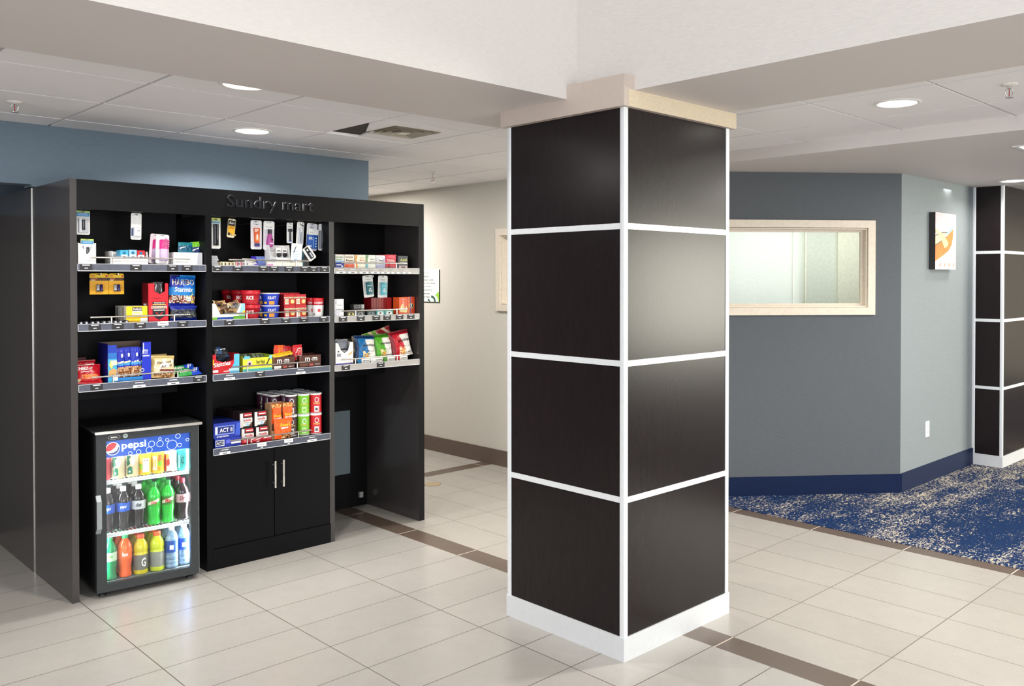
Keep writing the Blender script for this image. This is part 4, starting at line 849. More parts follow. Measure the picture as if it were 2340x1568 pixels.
def redcream(label, x0, x1, z0, z1, y, group=None):
    return carton('microwave_meal_tub', label, 'carton', x0, x1, z0, z1, y, .07, C(196, 40, 36), [('r', 0, .80, 1, 1, RD), ('r', 0, .62, 1, .76, CR_), ('r', .1, .08, .42, .56, W_), ('t', 'Chef', .06, .64, .94, .74, C(40, 40, 40), .01), ('d', .28, .32, .15, C(226, 196, 150)), ('r', .5, .1, .95, .55, C(222, 70, 30)), ('d', .76, .34, .17, C(250, 226, 150))], group, sidem=DR)
redcream('red and cream carton, upper one beside the blue cups', 2.500, 2.570, 1.4445, 1.508, 4.822); redcream('red and cream carton, upper one nearest the soup cups', 2.572, 2.642, 1.4445, 1.508, 4.822)
redcream('red and cream carton beneath the upper one beside the blue cups', 2.500, 2.570, M2, 1.444, 4.818); redcream('red and cream carton beneath the upper one nearest the soup cups', 2.572, 2.642, M2, 1.444, 4.818)
for y in (4.90, 4.98):
    for x in (2.500, 2.572): 
        for z in (M2, 1.4445): redcream('red and cream carton, %s row back, %s layer, on the %s side' % ('second' if y < 4.95 else 'third', 'lower' if z == M2 else 'upper', 'blue cup' if x < 2.55 else 'soup cup'), x, x + .070, z, z + .0715, y, 'red and cream cartons further back')
def soup(label, x, y, group=None):
    t = thing('soup_cup', label, 'cup', (x, y, M2), (0, 0, 0), group); q = MB(); h = .112; r = .0335
    q.lathe([(r*.84, 0), (r*.92, h*.14), (r, h*.62), (r, h*.64), (r, h*.86)], W_, n=24, mats=[W_, W_, C(40, 40, 60), RD]); f = lambda x_, z: (r*1.01*math.sin(x_/r - .75), -r*1.01*math.cos(x_/r - .75) - .0006, z)
    q.text("Campbell's", -.018, h*.66, .040, h*.82, 0, W_, .02, .1, warp=f); cpatch(q, f, .006, .022, h*.26, h*.42, C(210, 60, 60)); cpatch(q, f, -.02, -.014, h*.1, h*.18, K_)
    q.build('cup', t); q = MB(); q.lathe([(r*1.03, h*.86), (r*1.03, h*.98), (r*.98, h)], C(220, 30, 44), n=24); q.build('lid', t); return t
a = soup('white and red soup cup at the front, against the second divider', 2.718, 4.815)
for k in range(4): put(a, 2.714 - .001*k, 4.887 + .069*k, M2, 'white and red soup cup, %s in line behind the front soup cup' % ('first', 'second', 'third', 'fourth')[k], 'soup cups in line behind the front one')
# third shelf: sweets
tray('sweets_display_box', 'red and light blue sweets display box beside the first divider', 'display box', 2.054, 2.205, M3 + .001, 1.182, 4.775, 0.14, C(200, 24, 36), [('r', .80, .0, 1, .98, C(90, 190, 232)), ('p', [(.62, .0), (.84, .0), (.84, .66)], C(90, 190, 232)), ('t', 'Skittles', .03, .34, .66, .56, W_, .05, .1, .1), ('r', 0, .08, .2, .20, W_), ('t', 'sweets', .40, .08, .60, .16, W_, .02), ('r', .60, .10, .98, .24, C(190, 226, 240)), ('r', 0, .66, .12, 1, RD), ('r', 0, .45, .04, .75, YL)], 1.0,
     profile=[(0, 0), (1, 0), (1, .98), (.80, .98), (.78, .66), (.4, .58), (.14, .70), (.12, 1), (0, 1)], inside=C(90, 80, 76))
for k in range(6):
    pouch('sweets_packet', ['dark sweets packet lying uppermost in the red and light blue box', 'dark sweets packet among those lying in the red and light blue box'][min(1, k)], 'snack packet', 2.072 + .010*k, 1.182 - .013*k, 0.080, 0.05, 4.79 + .016*k, 0.010, lambda u, v, k=k: (K_, C(40, 70, 110), C(20, 22, 30))[(int(u*4) + k) % 3], [('w', [(.2, .4), (.8, .5), (.8, .6), (.2, .5)], W_)], lean=-0.7, roll=0.1*math.sin(k*1.7), group='packets in the red and light blue box' if k else None, seed=90 + k, nu=10, nv=8)
tray('sweets_display_box', 'yellow sour sweets display box between the red box and the brown boxes', 'display box', 2.226, 2.402, M3 + .001, 1.163, 4.775, 0.15, C(246, 232, 60), [('r', 0, 0, 1, .20, C(90, 200, 200)), ('r', .0, .16, 1, .22, C(190, 230, 120)), ('p', [(0, .80), (.24, .80), (.24, .98), (.06, 1)], C(110, 190, 220)), ('d', .22, .52, .09, C(230, 190, 200)), ('d', .22, .50, .04, K_),
     ('t', 'Sour Patch', .44, .48, .74, .74, C(40, 60, 40), .04, 0, -.02), ('t', 'KIDS', .50, .32, .70, .44, C(230, 120, 30), .03), ('p', [(.76, .34), (.80, .34), (.92, .78), (.88, .78)], K_), ('p', [(.86, .80), (.98, .72), (1, .98), (.90, .98)], C(130, 206, 210))], .86, sidem=C(150, 180, 40), inside=C(190, 190, 130))
for k in range(4):
    pouch('sweets_packet', 'grey-green packet lying in the yellow sour sweets box', 'snack packet', 2.235 + .034*k, 1.128 + .003*(3 - k), 0.09, 0.05, 4.80 + .02*k, 0.009, lambda u, v: (C(70, 84, 60), C(120, 130, 110), C(50, 60, 46))[int(u*5) % 3], [], lean=-0.9, group='packets in the yellow sour sweets box', seed=100 + k, nu=8, nv=6)
brn = C(84, 44, 32)
for lb, x0, x1, z1, y, u0 in (('brown chocolate sweets display box beside the yellow box', 2.407, 2.542, 1.146, 4.775, .18), ('brown chocolate sweets display box nearest the second divider', 2.580, 2.722, 1.144, 4.79, .26)):
    tray('chocolate_display_box', lb, 'display box', x0, x1, M3 + .001, z1, y, 0.15, brn, [('t', 'm', u0, .50, u0 + .22, .80, W_, .08), ('d', u0 + .28, .64, .018, W_), ('t', 'm', u0 + .34, .50, u0 + .56, .80, W_, .08), ('r', .04, .06, .36, .26, W_ if 'yellow' in lb else C(120, 70, 50)), ('r', .46, .10, .62, .24, C(210, 90, 80)), ('r', .72, .16, .94, .20, W_), ('p', [(0, .2), (.03, .2), (.03, .98), (0, .98)], C(150, 100, 80))], .98, sidem=C(60, 30, 24), inside=C(60, 36, 28))
for k in range(3):
    pouch('chocolate_packet', 'yellow chocolate packet lying across the brown box', 'snack packet', 2.412 + .036*k, 1.139 + .002*k, 0.075, 0.03, 4.785 + .02*k, 0.008, C(244, 196, 40), [('w', [(.2, .3), (.8, .3), (.8, .5), (.2, .5)], C(220, 150, 30))], lean=-0.8, roll=-0.12, group='yellow chocolate packets in the brown box', seed=110 + k, nu=8, nv=6)
for k in range(2):
    pouch('chocolate_packet', 'dark brown chocolate packet lying in the box nearest the second divider', 'snack packet', 2.60 + .05*k, 1.118, 0.07, 0.05, 4.82 + .02*k, 0.010, C(70, 36, 28), [], lean=-0.9, group='brown packets in the box nearest the second divider', seed=115 + k, nu=8, nv=6)
pouch('wafer_bar', 'large red wafer bar packet standing in the brown boxes', 'snack bar', 2.562, M3 + .040, 0.060, 0.092, 4.83, 0.007, C(206, 22, 34), [('w', [(.28, .0), (.78, .0), (.95, .4), (.9, .8), (.5, .8), (.2, .5)], W_, 0), ('w', [(.34, .04), (.74, .04), (.88, .4), (.84, .74), (.52, .74), (.26, .48)], C(206, 22, 34), .0005), ('t', 'Kit', .36, .44, .80, .68, W_, .05, .1), ('t', 'Kat', .40, .16, .84, .40, W_, .05, .1)], roll=-0.04, seed=120)
pouch('peanut_butter_bar', 'orange peanut butter bar packet standing beside the red wafer bars', 'snack bar', 2.441, M3 + .050, 0.060, 0.088, 4.84, 0.007, lambda u, v: C(216, 60, 20) if u < .35 else OR, [('t', 'Reese', .45, .25, .9, .65, C(250, 220, 50), .04, .1)], roll=0.05, seed=121)
for k in range(3):
    pouch('wafer_bar', 'small red wafer packet between the orange bar and the large red one', 'snack bar', 2.492 + .024*k, M3 + .048, 0.036, 0.084 - .004*k, 4.855, 0.006, C(180, 20, 30), [('w', [(.3, .1), (.8, .1), (.8, .6), (.3, .6)], C(250, 200, 190))], roll=0.03*(k - 1), group='small red wafer packets', seed=125 + k, nu=8, nv=10)
# lowest shelf of the middle bay
for lb, x0, x1, z0, z1, y in (('blue popcorn carton on top of another blue carton', 2.058, 2.209, .7155, .800, 4.778), ('blue popcorn carton under the upper blue one', 2.062, 2.209, M4, .715, 4.770)):
    up_ = z0 > .7
    carton('popcorn_box', lb, 'carton', x0, x1, z0, z1, y, .26, C(30, 52, 160), [('r', .06, .22, .78, .80, C(130, 150, 214)), ('r', .16, .30, .74, .74, C(20, 34, 120)), ('r', .06, .3, .14, .76, W_), ('t', 'ACT II', .22, .38, .70, .66, W_, .05), ('p', [(.80, .1), (1, .1), (1, .9), (.86, .9)], C(60, 90, 200)), ('t', 'popcorn', .12, .04, .55, .16, W_, .02)] if up_ else
           [('r', .03, .2, .36, .84, W_), ('r', .05, .27, .34, .77, C(30, 40, 90)), ('t', 'ACT II', .07, .36, .32, .68, W_, .03), ('r', .42, .4, .6, .8, C(100, 110, 220)), ('r', .62, .3, 1, .5, W_)], sidem=C(20, 34, 110))
def hzb(label, x0, z0, y, group=None):
    h = .086; w = .076
    return carton('hazelnut_snack_pack', label, 'carton', x0, x0 + w, z0, z0 + h, y, .066, C(34, 26, 26), [('r', .06, .02, .28, .96, C(232, 226, 222)), ('p', [(.10, .7), (.14, .95), (.22, .95), (.26, .7)], W_), ('r', .34, .72, .96, .96, C(196, 30, 40)), ('r', .40, .80, .94, .86, W_), ('r', .24, .34, 1, .64, C(240, 236, 232)), ('t', 'n', .30, .42, .40, .56, K_, .05), ('t', 'utella', .41, .42, .90, .60, RD, .05), ('r', .26, .10, .9, .32, C(238, 232, 226)), ('d', .62, .2, .12, C(160, 200, 220)), ('p', [(.7, .08), (.98, .12), (.98, .3), (.84, .26)], BR)], group, sidem=C(44, 28, 32))
hzb('hazelnut spread pack, upper front one beside the popcorn cartons', 2.222, .751, 4.815); hzb('hazelnut spread pack, upper front one beside the orange bags', 2.308, .751, 4.815)
hzb('hazelnut spread pack, lower front one beside the popcorn cartons', 2.226, M4, 4.805); hzb('hazelnut spread pack, lower front one beside the orange bags', 2.312, M4, 4.805)
for k in range(3):
    for x in (2.222, 2.308):
        for z in (M4, .751): hzb('hazelnut spread pack, %s row back, %s layer, on the %s side' % (('second', 'third', 'fourth')[k], 'lower' if z == M4 else 'upper', 'popcorn carton' if x < 2.3 else 'orange bag'), x, z, 4.890 + .07*k, 'hazelnut packs further back')
for lb, x0, x1, it in (('dark red chocolate bar packet lying by the rail near the popcorn cartons', 2.214, 2.262, [('w', [(.3, .3), (.7, .3), (.7, .7), (.3, .7)], C(240, 120, 120))]), ('red and white chocolate packet lying along the rail of the lowest shelf', 2.266, 2.396, [('w', [(.02, .15), (.40, .15), (.52, .8), (.04, .8)], W_), ('t', 'Kinder', .06, .3, .34, .65, RD, .03), ('w', [(.6, .6), (.98, .6), (.98, .75), (.6, .75)], W_)])):
    pouch('chocolate_packet', lb, 'snack packet', x0, M4 + .001, x1 - x0, .034, 4.778, 0.008, C(180, 20, 34), it, seed=int(x0*1000), nu=12, nv=8)
tray('candy_display_box', 'plain brown open carton holding orange candy bags', 'display box', 2.405, 2.508, M4 + .001, .872, 4.792, .085, C(168, 130, 96), [], .25, inside=C(190, 140, 110))
def reese(u, v):
    if v > .80: return [OR, C(250, 200, 120), C(120, 60, 34), C(252, 150, 60)][random.Random(int(u*17)*31 + int(v*27)).randrange(4)]
    return OR
for lb, x, z, w, h, y, dt in (('orange peanut butter candy bag, upper one next to the hazelnut packs', 2.418, .752, .062, .115, 4.815, 0), ('orange peanut butter candy bag, upper one next to the chip cans', 2.482, .758, .060, .112, 4.805, 0), ('orange peanut butter candy bag, large one at the front beneath the other two', 2.414, M4 + .004, .108, .116, 4.778, 1)):
    pouch('candy_bag', lb, 'snack bag', x, z, w, h, y, .010, reese if not dt else (lambda u, v: OR if not (v < .24 and u > .4) else [C(60, 34, 26), C(240, 190, 130), C(196, 110, 60)][random.Random(int(u*17)*31 + int(v*27)).randrange(3)]),
          [('t', "Reese's", .14 if not dt else .30, .34 if not dt else .62, .86, .48 if not dt else .78, C(250, 220, 50), .05, .15), ('w', [(.16, .20), (.9, .22), (.9, .31), (.16, .29)] if not dt else [(.34, .50), (.76, .50), (.76, .58), (.34, .58)], C(250, 220, 210))], seed=int(z*1000), lean=-0.02)
def can_pack(label, x, y, z, c1, c2, group=None):
    h, r = .1235, .0348; t = thing('chip_can', label, 'can', (x, y, z), (0, 0, 0), group); q = MB()
    q.lathe([(r*.985, 0), (r, .002), (r, .006), (r*.985, .008), (r*.985, h - .010)], c1, n=24, mats=[LG, LG, c1, c1]); rr = r*.99; f = lambda x_, zz: (rr*math.sin(x_/rr - .35), -rr*math.cos(x_/rr - .35) - .0007, zz)
    ring = [(rr*.0 + .012*math.cos(a*PI/10), .084 + .017*math.sin(a*PI/10)) for a in range(20)]; ri = [(.0085*math.cos(a*PI/10), .084 + .012*math.sin(a*PI/10)) for a in range(20)]
    q.mesh([f(a, b) for a, b in ring + ri], [(k, (k+1) % 20, 20 + (k+1) % 20, 20 + k) for k in range(20)], W_); q.text('Pringles', -.020, .056, .020, .068, 0, C(240, 206, 90), .03, .1, warp=f)
    cpatch(q, f, -.014, .012, .012, .046, c2); cpatch(q, f, -.009, .007, .020, .036, C(60, 50, 50) if c2 is W_ else c1); q.build('tube', t)
    q = MB(); q.lathe([(r*1.01, h - .010), (r*1.01, h - .001), (r*.93, h), (r*.90, h - .004), (0.002, h - .004)], LG if c1 is RD or c1 is GN else C(160, 156, 160), n=24, mats=[W_, W_, LG, C(30, 30, 34)]); q.build('lid', t); return t
red0 = can_pack('red chip can, front lower one against the second divider', 2.700, 4.815, M4, C(206, 22, 40), W_); grn0 = can_pack('green chip can, front lower one beside the red cans', 2.627, 4.830, M4, C(120, 196, 40), C(200, 240, 160)); drk0 = can_pack('dark purple chip can, front lower one beside the green cans', 2.556, 4.850, M4, C(64, 26, 48), W_)
z2 = M4 + .1237
put(red0, 2.700, 4.815, z2, 'red chip can stacked on the front red can'); put(grn0, 2.627, 4.830, z2, 'green chip can stacked on the front green can'); put(drk0, 2.556, 4.850, z2, 'dark purple chip can stacked on the front dark one')
for pr_, x, y0, g, wh in ((red0, 2.700, 4.815, 'red', 'in the column against the divider'), (grn0, 2.627, 4.830, 'green', 'in the green column'), (drk0, 2.556, 4.850, 'dark purple', 'in the column beside the green cans'), (drk0, 2.485, 4.850, 'dark purple', 'in the column behind the orange bags')):
    for k in range(1, 4):
        for z in (M4, z2):
            if z == M4 and k > 1: continue
            if y0 + .072*k < 5.11: put(pr_, x, y0 + .072*k, z, '%s chip can, %s row back, %s layer, %s' % (g, ('', 'second', 'third', 'fourth')[k], 'lower' if z == M4 else 'upper', wh), g + ' chip cans further back')

# ------------------------------------------------------------------ stock, third bay
T1, T2, T3 = 1.665, 1.368, 1.070
meds = [(2.822, 2.881, 'white medicine box with a blue base, beside the second divider', C(236, 236, 226), [('r', 0, 0, 1, .42, C(30, 50, 150)), ('r', .05, .44, 1, .56, SK), ('t', 'DAYQUIL', .08, .74, .92, .86, C(90, 130, 60), .03), ('t', 'Severe', .1, .6, .8, .70, C(90, 130, 60), .01), ('d', .78, .14, .10, W_), ('r', .1, .22, .7, .28, W_)]),
        (2.886, 2.953, 'white medicine box with an orange base', C(240, 232, 216), [('r', 0, 0, 1, .30, C(232, 96, 50)), ('r', 0, .30, 1, .38, C(226, 180, 190)), ('t', 'NYQUIL', .1, .74, .9, .88, C(110, 90, 60), .03), ('d', .2, .6, .08, C(60, 60, 60)), ('r', .3, .52, .9, .62, C(150, 130, 100))]),
        (2.962, 3.034, 'white medicine box with an orange curve', C(248, 242, 222), [('p', [(0, 1), (.22, .95), (.12, .6), (.28, 0), (0, 0)], C(240, 160, 60)), ('t', 'Motrin', .45, .56, .95, .68, C(224, 110, 40), .02), ('r', .40, .76, .9, .82, C(200, 190, 160)), ('r', .42, .40, .85, .46, C(210, 200, 180))]),
        (3.037, 3.109, 'white medicine box with a green and teal curve', C(240, 242, 230), [('p', [(0, 1), (.30, .98), (.16, .6), (.22, .42), (0, .4)], C(120, 160, 110)), ('r', 0, 0, .22, .34, C(110, 186, 194)), ('t', 'Aleve', .42, .66, .9, .76, GY, .01), ('r', .4, .5, .92, .56, LG), ('r', .42, .42, .8, .46, LG)]),
        (3.115, 3.180, 'white medicine box with a circled scribble logo', C(238, 238, 244), [('r', 0, 0, 1, .30, C(170, 170, 206)), ('d', .42, .62, .36, C(248, 248, 248)), ('o', .42, .62, .36, .03, C(150, 150, 170)), ('t', 'Tums', .18, .54, .70, .72, K_, .02, .2), ('p', [(.7, .3), (1, .3), (1, .9), (.84, .7)], C(196, 190, 224))]),
        (3.184, 3.262, 'red medicine box between two white boxes', C(222, 28, 62), [('p', [(.0, .0), (.9, 0), (.9, .14), (0, .20)], C(150, 40, 60)), ('t', 'TYLENOL', .14, .50, .90, .66, W_, .05), ('r', .18, .34, .8, .42, C(250, 190, 200)), ('p', [(.1, .82), (.9, .72), (.98, .84), (.5, .98)], C(240, 90, 110)), ('r', 0, .95, 1, 1, C(236, 50, 80))]),
        (3.281, 3.354, 'dark grey medicine box with yellow-green lettering, last before the end panel', C(86, 90, 98), [('r', .03, .34, .97, .98, C(60, 66, 76)), ('t', 'Advil', .20, .58, .90, .80, C(226, 226, 110), .05), ('r', .2, .46, .85, .52, LG), ('r', .05, .04, .95, .24, C(226, 200, 200)), ('r', .3, .08, .7, .18, C(90, 50, 50)), ('o', .06, .5, .03, .01, LG)])]
for x0, x1, lb, bs, it in meds: carton('medicine_box', lb, 'medicine box', x0, x1, T1, T1 + .085 + (.006 if 'red' in lb else 0), 4.79, .10, bs, it, sidem=bs)
for k, (x0, x1, m) in enumerate(((2.84, 2.90, W_), (2.90, 2.97, C(236, 130, 70)), (2.975, 3.06, W_), (3.065, 3.12, W_), (3.13, 3.185, LG), (3.20, 3.26, RD), (3.28, 3.35, LG))):
    carton('medicine_box', 'medicine box in the row just behind the front medicine boxes', 'medicine box', x0, x1, T1, T1 + .090, 4.905, .08, m, [], 'medicine boxes in the second row')
def p_floss(c):
    def f(q, w, h):
        q.bbox(.22*w, .86*w, -0.018, 0, .12*h, .70*h, c, .012, 4); q.text('floss', .36*w, .26*h, .70*w, .36*h, -.0185, W_, .03); q.rect(.44*w, .36*h, .58*w, .42*h, -.0185, W_); q.rect(.24*w, .52*h, .84*w, .545*h, -.0185, C(180, 226, 230))
    return f
blister('floss_pack', 'tilted white card with a dark teal case hanging in the third bay', 'toiletry pack', 3.085, 3.160, 1.478, 1.620, 4.885, W_, [('t', 'I Tempco', .3, .78, .85, .84, K_, .01)], p_floss(C(16, 108, 118)), roll=-0.10); peg(3.128, 1.612)
blister('floss_pack', 'upright white card with a light turquoise case hanging in the third bay', 'toiletry pack', 3.180, 3.252, 1.478, 1.622, 4.875, W_, [('t', 'I Tempco', .2, .78, .75, .84, K_, .01)], p_floss(C(90, 190, 206)), roll=0.03); peg(3.217, 1.612)
carton('tissue_box', 'plain white box standing beside the second divider', 'carton', 2.812, 2.876, T2, 1.476, 4.785, .05, C(240, 240, 244), [('t', 'i', .12, .72, .18, .9, C(90, 90, 140), 0), ('t', 'Tylenol', .3, .62, .85, .68, K_, .01), ('r', .2, .40, .9, .43, K_), ('o', .28, .14, .18, .03, C(190, 190, 214))])
for lb, z in (('small grey and black box stacked on another like it', 1.4085), ('small grey and black box under another like it', 1.3785)):
    carton('battery_box', lb, 'carton', 2.998, 3.075, z, z + .029, 4.87, .04, C(60, 60, 62), [('r', .08, .18, .62, .82, C(130, 132, 134)), ('r', .16, .35, .54, .65, C(60, 60, 62)), ('r', .74, .1, .98, .9, W_), ('t', '8', .8, .25, .92, .75, K_, .03)])
carton('gum_display_tray', 'flat grey tray under the two small grey boxes', 'tray', 2.985, 3.085, T2, 1.378, 4.86, .06, C(70, 70, 72))
gum = [(2.892, C(60, 56, 50), C(226, 214, 140), 'low black and yellow gum pack, nearest the white box'), (2.958, C(50, 50, 52), C(150, 150, 150), 'low black and grey gum pack behind the rail'), (3.036, C(40, 56, 60), C(110, 130, 130), 'low dark green-grey gum pack behind the rail'), (3.104, C(90, 170, 170), W_, 'low teal and white gum pack next to the dark one'), (3.170, C(110, 190, 180), W_, 'low teal and white gum pack under the red boxes')]
for x, a, b, lb in gum: carton('gum_pack', lb, 'gum pack', x, x + .058, T2, T2 + .028, 4.772, .05, a, [('p', [(.1, .2), (.9, .2), (.7, .85), (.2, .8)], b), ('r', .35, .35, .6, .7, K_)])
for k in range(8):
    carton('red_snack_box', '%s thin dark red box of the upright row, counted from the orange boxes' % ('eighth', 'seventh', 'sixth', 'fifth', 'fourth', 'third', 'second', 'first')[k], 'carton', 3.128 + .0195*k, 3.146 + .0195*k, T2, 1.478, 4.87, .09, [C(120, 16, 22), C(150, 20, 26), C(176, 26, 30)][min(2, k // 3)], [('r', .1, 0, .2, 1, C(214, 60, 60))], group='thin red boxes in an upright row')
carton('biscuit_box', 'orange box with yellow and white picture, last but one at the end panel', 'carton', 3.287, 3.352, T2, 1.480, 4.79, .07, C(236, 92, 36), [('p', [(.05, .16), (.2, .5), (.4, .62), (.6, .3), (.9, .5), (.98, .2), (.9, .1)], C(246, 226, 150)), ('t', 'P', .42, .80, .56, .92, W_, .04), ('t', 'o', .40, .66, .54, .76, W_, .04), ('t', 'g', .44, .52, .60, .64, W_, .04), ('t', 'o', .46, .36, .62, .48, W_, .04), ('d', .3, .3, .10, W_)])
carton('biscuit_box', 'orange box with a purple stripe and round badge at the end panel', 'carton', 3.354, 3.408, T2, 1.482, 4.79, .07, C(232, 76, 30), [('r', .30, 0, .44, 1, C(90, 40, 110)), ('r', .10, 0, .16, 1, C(250, 170, 110)), ('d', .54, .48, .32, C(246, 220, 140)), ('d', .54, .48, .26, C(60, 30, 40)), ('t', 'R', .42, .40, .66, .58, W_, .04)])
tray('snack_display_box', 'white display box with a scooped front and drawn snack pictures', 'display box', 2.812, 2.935, T3 + .001, 1.208, 4.775, .10, W_, [('r', .08, .36, .32, .52, LG), ('t', 'BOX', .10, .38, .30, .50, K_, .02), ('d', .16, .60, .04, K_), ('p', [(.7, .40), (.9, .46), (.94, .60), (.84, .54), (.72, .46)], C(220, 180, 110)), ('r', .02, .0, .98, .07, C(80, 70, 150))], 1.0,
     profile=[(0, 0), (1, 0), (1, 1), (.84, 1), (.70, .62), (.50, .52), (.30, .66), (.14, .98), (0, 1)], inside=C(200, 200, 204))
pouch('chip_bag', 'grey chip bag tucked inside the white scooped display box', 'snack bag', 2.828, T3 + .02, .092, .135, 4.815, .022, lambda u, v: C(126, 130, 140) if v > .6 else C(40, 40, 46), [('t', 'CRUNCH', .2, .42, .8, .52, W_, .03)], seed=130)
def popc(c, c2):
    def f(u, v):
        if u > .52 + .10*math.sin(5*v) and v < .84: return C(244, 240, 232)
        if v < .38 and u > .3: return [C(240, 190, 110), c, C(250, 226, 180)][random.Random(int(u*17)*31 + int(v*27)).randrange(3)]
        return c2 if (u < .14 or v > .88) else c
    return f
for lb, x, w, h, y, c, c2, rl, sd in (('blue and white popped chip bag beside the white scooped box', 2.966, .150, .165, 4.80, C(20, 110, 170), C(20, 50, 90), 0.04, 140),
                                ('green and white popped chip bag between the blue and the red bags', 3.112, .140, .160, 4.812, C(90, 176, 40), C(60, 130, 30), -0.05, 141),
                                ('red and white popped chip bag nearest the end panel', 3.250, .150, .172, 4.80, C(206, 26, 44), C(140, 20, 34), -0.14, 142)):
    pouch('chip_bag', lb, 'snack bag', x, T3 + .012, w, h, y, .024, popc(c, c2), [('t', 'popchips', .34, .54, .92, .66, K_, .05), ('t', 'sea salt', .58, .34, .84, .40, LG, .01), ('w', [(.42, .08), (.58, .10), (.56, .26), (.40, .22)], C(240, 180, 90)), ('w', [(.60, .12), (.9, .12), (.9, .15), (.6, .15)], GY)], roll=rl, lean=-0.20, seed=sd, nu=24, nv=24, wr=.004)
for lb, x, w, h, y, c, rl, sd in (('dark olive chip bag standing behind the blue and white bag', 2.880, .12, .150, 4.90, C(60, 62, 44), 0.05, 150), ('tan and brown chip bag peeping over the blue and white bag', 3.01, .12, .160, 4.90, C(176, 150, 96), -0.05, 151),
                            ('pale green chip bag tilted behind the green and white bag', 3.105, .11, .172, 4.895, C(110, 170, 50), -0.22, 152), ('dark red crumpled chip bag rising behind the red and white bag', 3.225, .12, .195, 4.90, C(150, 20, 34), -0.30, 153), ('brown and pink chip bag behind the red and white bag, next to the end panel', 3.290, .11, .180, 4.95, C(130, 70, 50), 0.12, 154)):
    pouch('chip_bag', lb, 'snack bag', x, T3 + .004, w, h, y, .020, lambda u, v, c=c: c if (int(u*5 + v*7) % 3) else C(226, 200, 170), [], roll=rl, seed=sd, wr=.005)
for k in range(4):
    pouch('chip_packet', 'small flattened chip packet lying along the rail under the standing bags', 'snack packet', 2.962 + .095*k, T3 + .002, .092, .034, 4.772, .006, lambda u, v, k=k: (C(40, 120, 170), W_, C(90, 150, 60), C(200, 30, 40))[k] if u < .3 else C(240, 238, 232), [('w', [(.4, .3), (.9, .3), (.9, .5), (.4, .5)], GY)], group='flattened packets along the rail', seed=160 + k, nu=10, nv=6)

# ------------------------------------------------------------------ glass-door drinks fridge
FZ = math.radians(-5.14)
fr = thing('drinks_fridge', 'black glass-door counter fridge with a blue header standing in the first bay', 'fridge', (1.446, 4.726, 0), (0, 0, FZ))
fb = C(22, 23, 25, .45); fdoor = C(44, 47, 49, .5, var=.1); fw_ = M((120, 130, 132), .5, name='fridge_liner'); W = .491; D = .46
p = MB()
p.box(0, .012, .03, D, .03, .822, fb); p.box(W - .012, W, .03, D, .03, .822, fb); p.box(.012, W - .012, D - .012, D, .03, .822, fb); p.box(.012, W - .012, .03, D - .012, .03, .062, fb); p.box(.012, W - .012, .03, D - .012, .79, .822, fb)
p.build('cabinet_body', fr)
p = MB(); p.box(.012, .016, .032, D - .014, .062, .79, fw_); p.box(W - .016, W - .012, .032, D - .014, .062, .79, fw_); p.box(.016, W - .016, D - .018, D - .0125, .062, .79, fw_)
p.box(.016, W - .016, .032, D - .018, .062, .066, fw_); p.box(.016, W - .016, .032, D - .018, .786, .79, fw_); p.build('inner_liner', fr)
p = MB(); p.box(-.006, W + .016, -.012, D, .8225, .838, fb); p.box(-.006, W + .016, -.0135, -.012, .824, .8375, steel); p.box(-.0075, -.006, -.012, D, .828, .8375, steel); p.build('lid', fr)
p = MB(); g0, g1, gz0, gz1 = .046, .451, .070, .786
p.box(0, g0, 0, .028, .028, .820, fdoor); p.box(g1, W, 0, .028, .028, .820, fdoor); p.box(g0, g1, 0, .028, .028, gz0, fdoor); p.box(g0, g1, 0, .028, gz1, .820, fdoor)
p.box(W, W + .002, 0, .026, .03, .82, C(120, 122, 124, .4)); door = p.build('door', fr)
p = MB(); p.box(g0, g1, .010, .014, gz0, gz1, glass_mat('fridge_glass', (.97, .99, .99), .03, .02)); p.build('glass_pane', door)
p = MB(); hm = C(140, 147, 148, .35)
for a, b in (((-.004, -.004, .333), (-.004, -.030, .360)), ((-.004, -.030, .360), (-.004, -.030, .490)), ((-.004, -.030, .490), (-.004, -.004, .517))):
    n = 6; dx = .016
    p.mesh([(a[0]-dx+.016, a[1], a[2]-.004), (a[0]+dx+.006, a[1], a[2]-.004), (b[0]+dx+.006, b[1], b[2]+.004), (b[0]-dx+.016, b[1], b[2]+.004), (a[0]-dx+.016, a[1]+.010, a[2]), (a[0]+dx+.006, a[1]+.010, a[2]), (b[0]+dx+.006, b[1]+.010, b[2]), (b[0]-dx+.016, b[1]+.010, b[2])], [(0,1,2,3), (7,6,5,4), (0,3,7,4), (1,5,6,2), (0,4,5,1), (3,2,6,7)], hm)
p.build('handle', door)
p = MB(); p.disc(.082, .803, .028, -.0012, C(200, 200, 204, .3), 28, .012); p.disc(.082, .803, .0265, -.0016, K_, 28, .0108); p.text('IMBERA', .066, .799, .098, .807, -.0020, W_, .02); p.disc(.134, .804, .011, -.0012, C(200, 210, 206, .3), 22); p.disc(.134, .804, .008, -.0016, C(150, 170, 164), 22); p.text('7', .131, .800, .137, .808, -.0020, K_, .02); p.build('badge', door)
hb = M((24, 84, 190), .4, emit=.35, var=.05, name='lit_blue_header'); hwm = M((244, 248, 255), .4, emit=.6, var=0, name='lit_white_print'); hrd = M((220, 40, 50), .4, emit=.35, var=0, name='lit_red_print'); hnv = M((16, 50, 130), .4, emit=.3, var=0, name='lit_navy_print')
p = MB(); y = .0170; p.box(g0, g1, y, y + .003, .700, .786, hb); y -= .0004
cx_, cz_, r_ = .079, .7425, .033
p.disc(cx_, cz_, r_, y, hwm, 32); y -= .0003; p.disc(cx_, cz_, r_ * .90, y, hnv, 32); y -= .0003
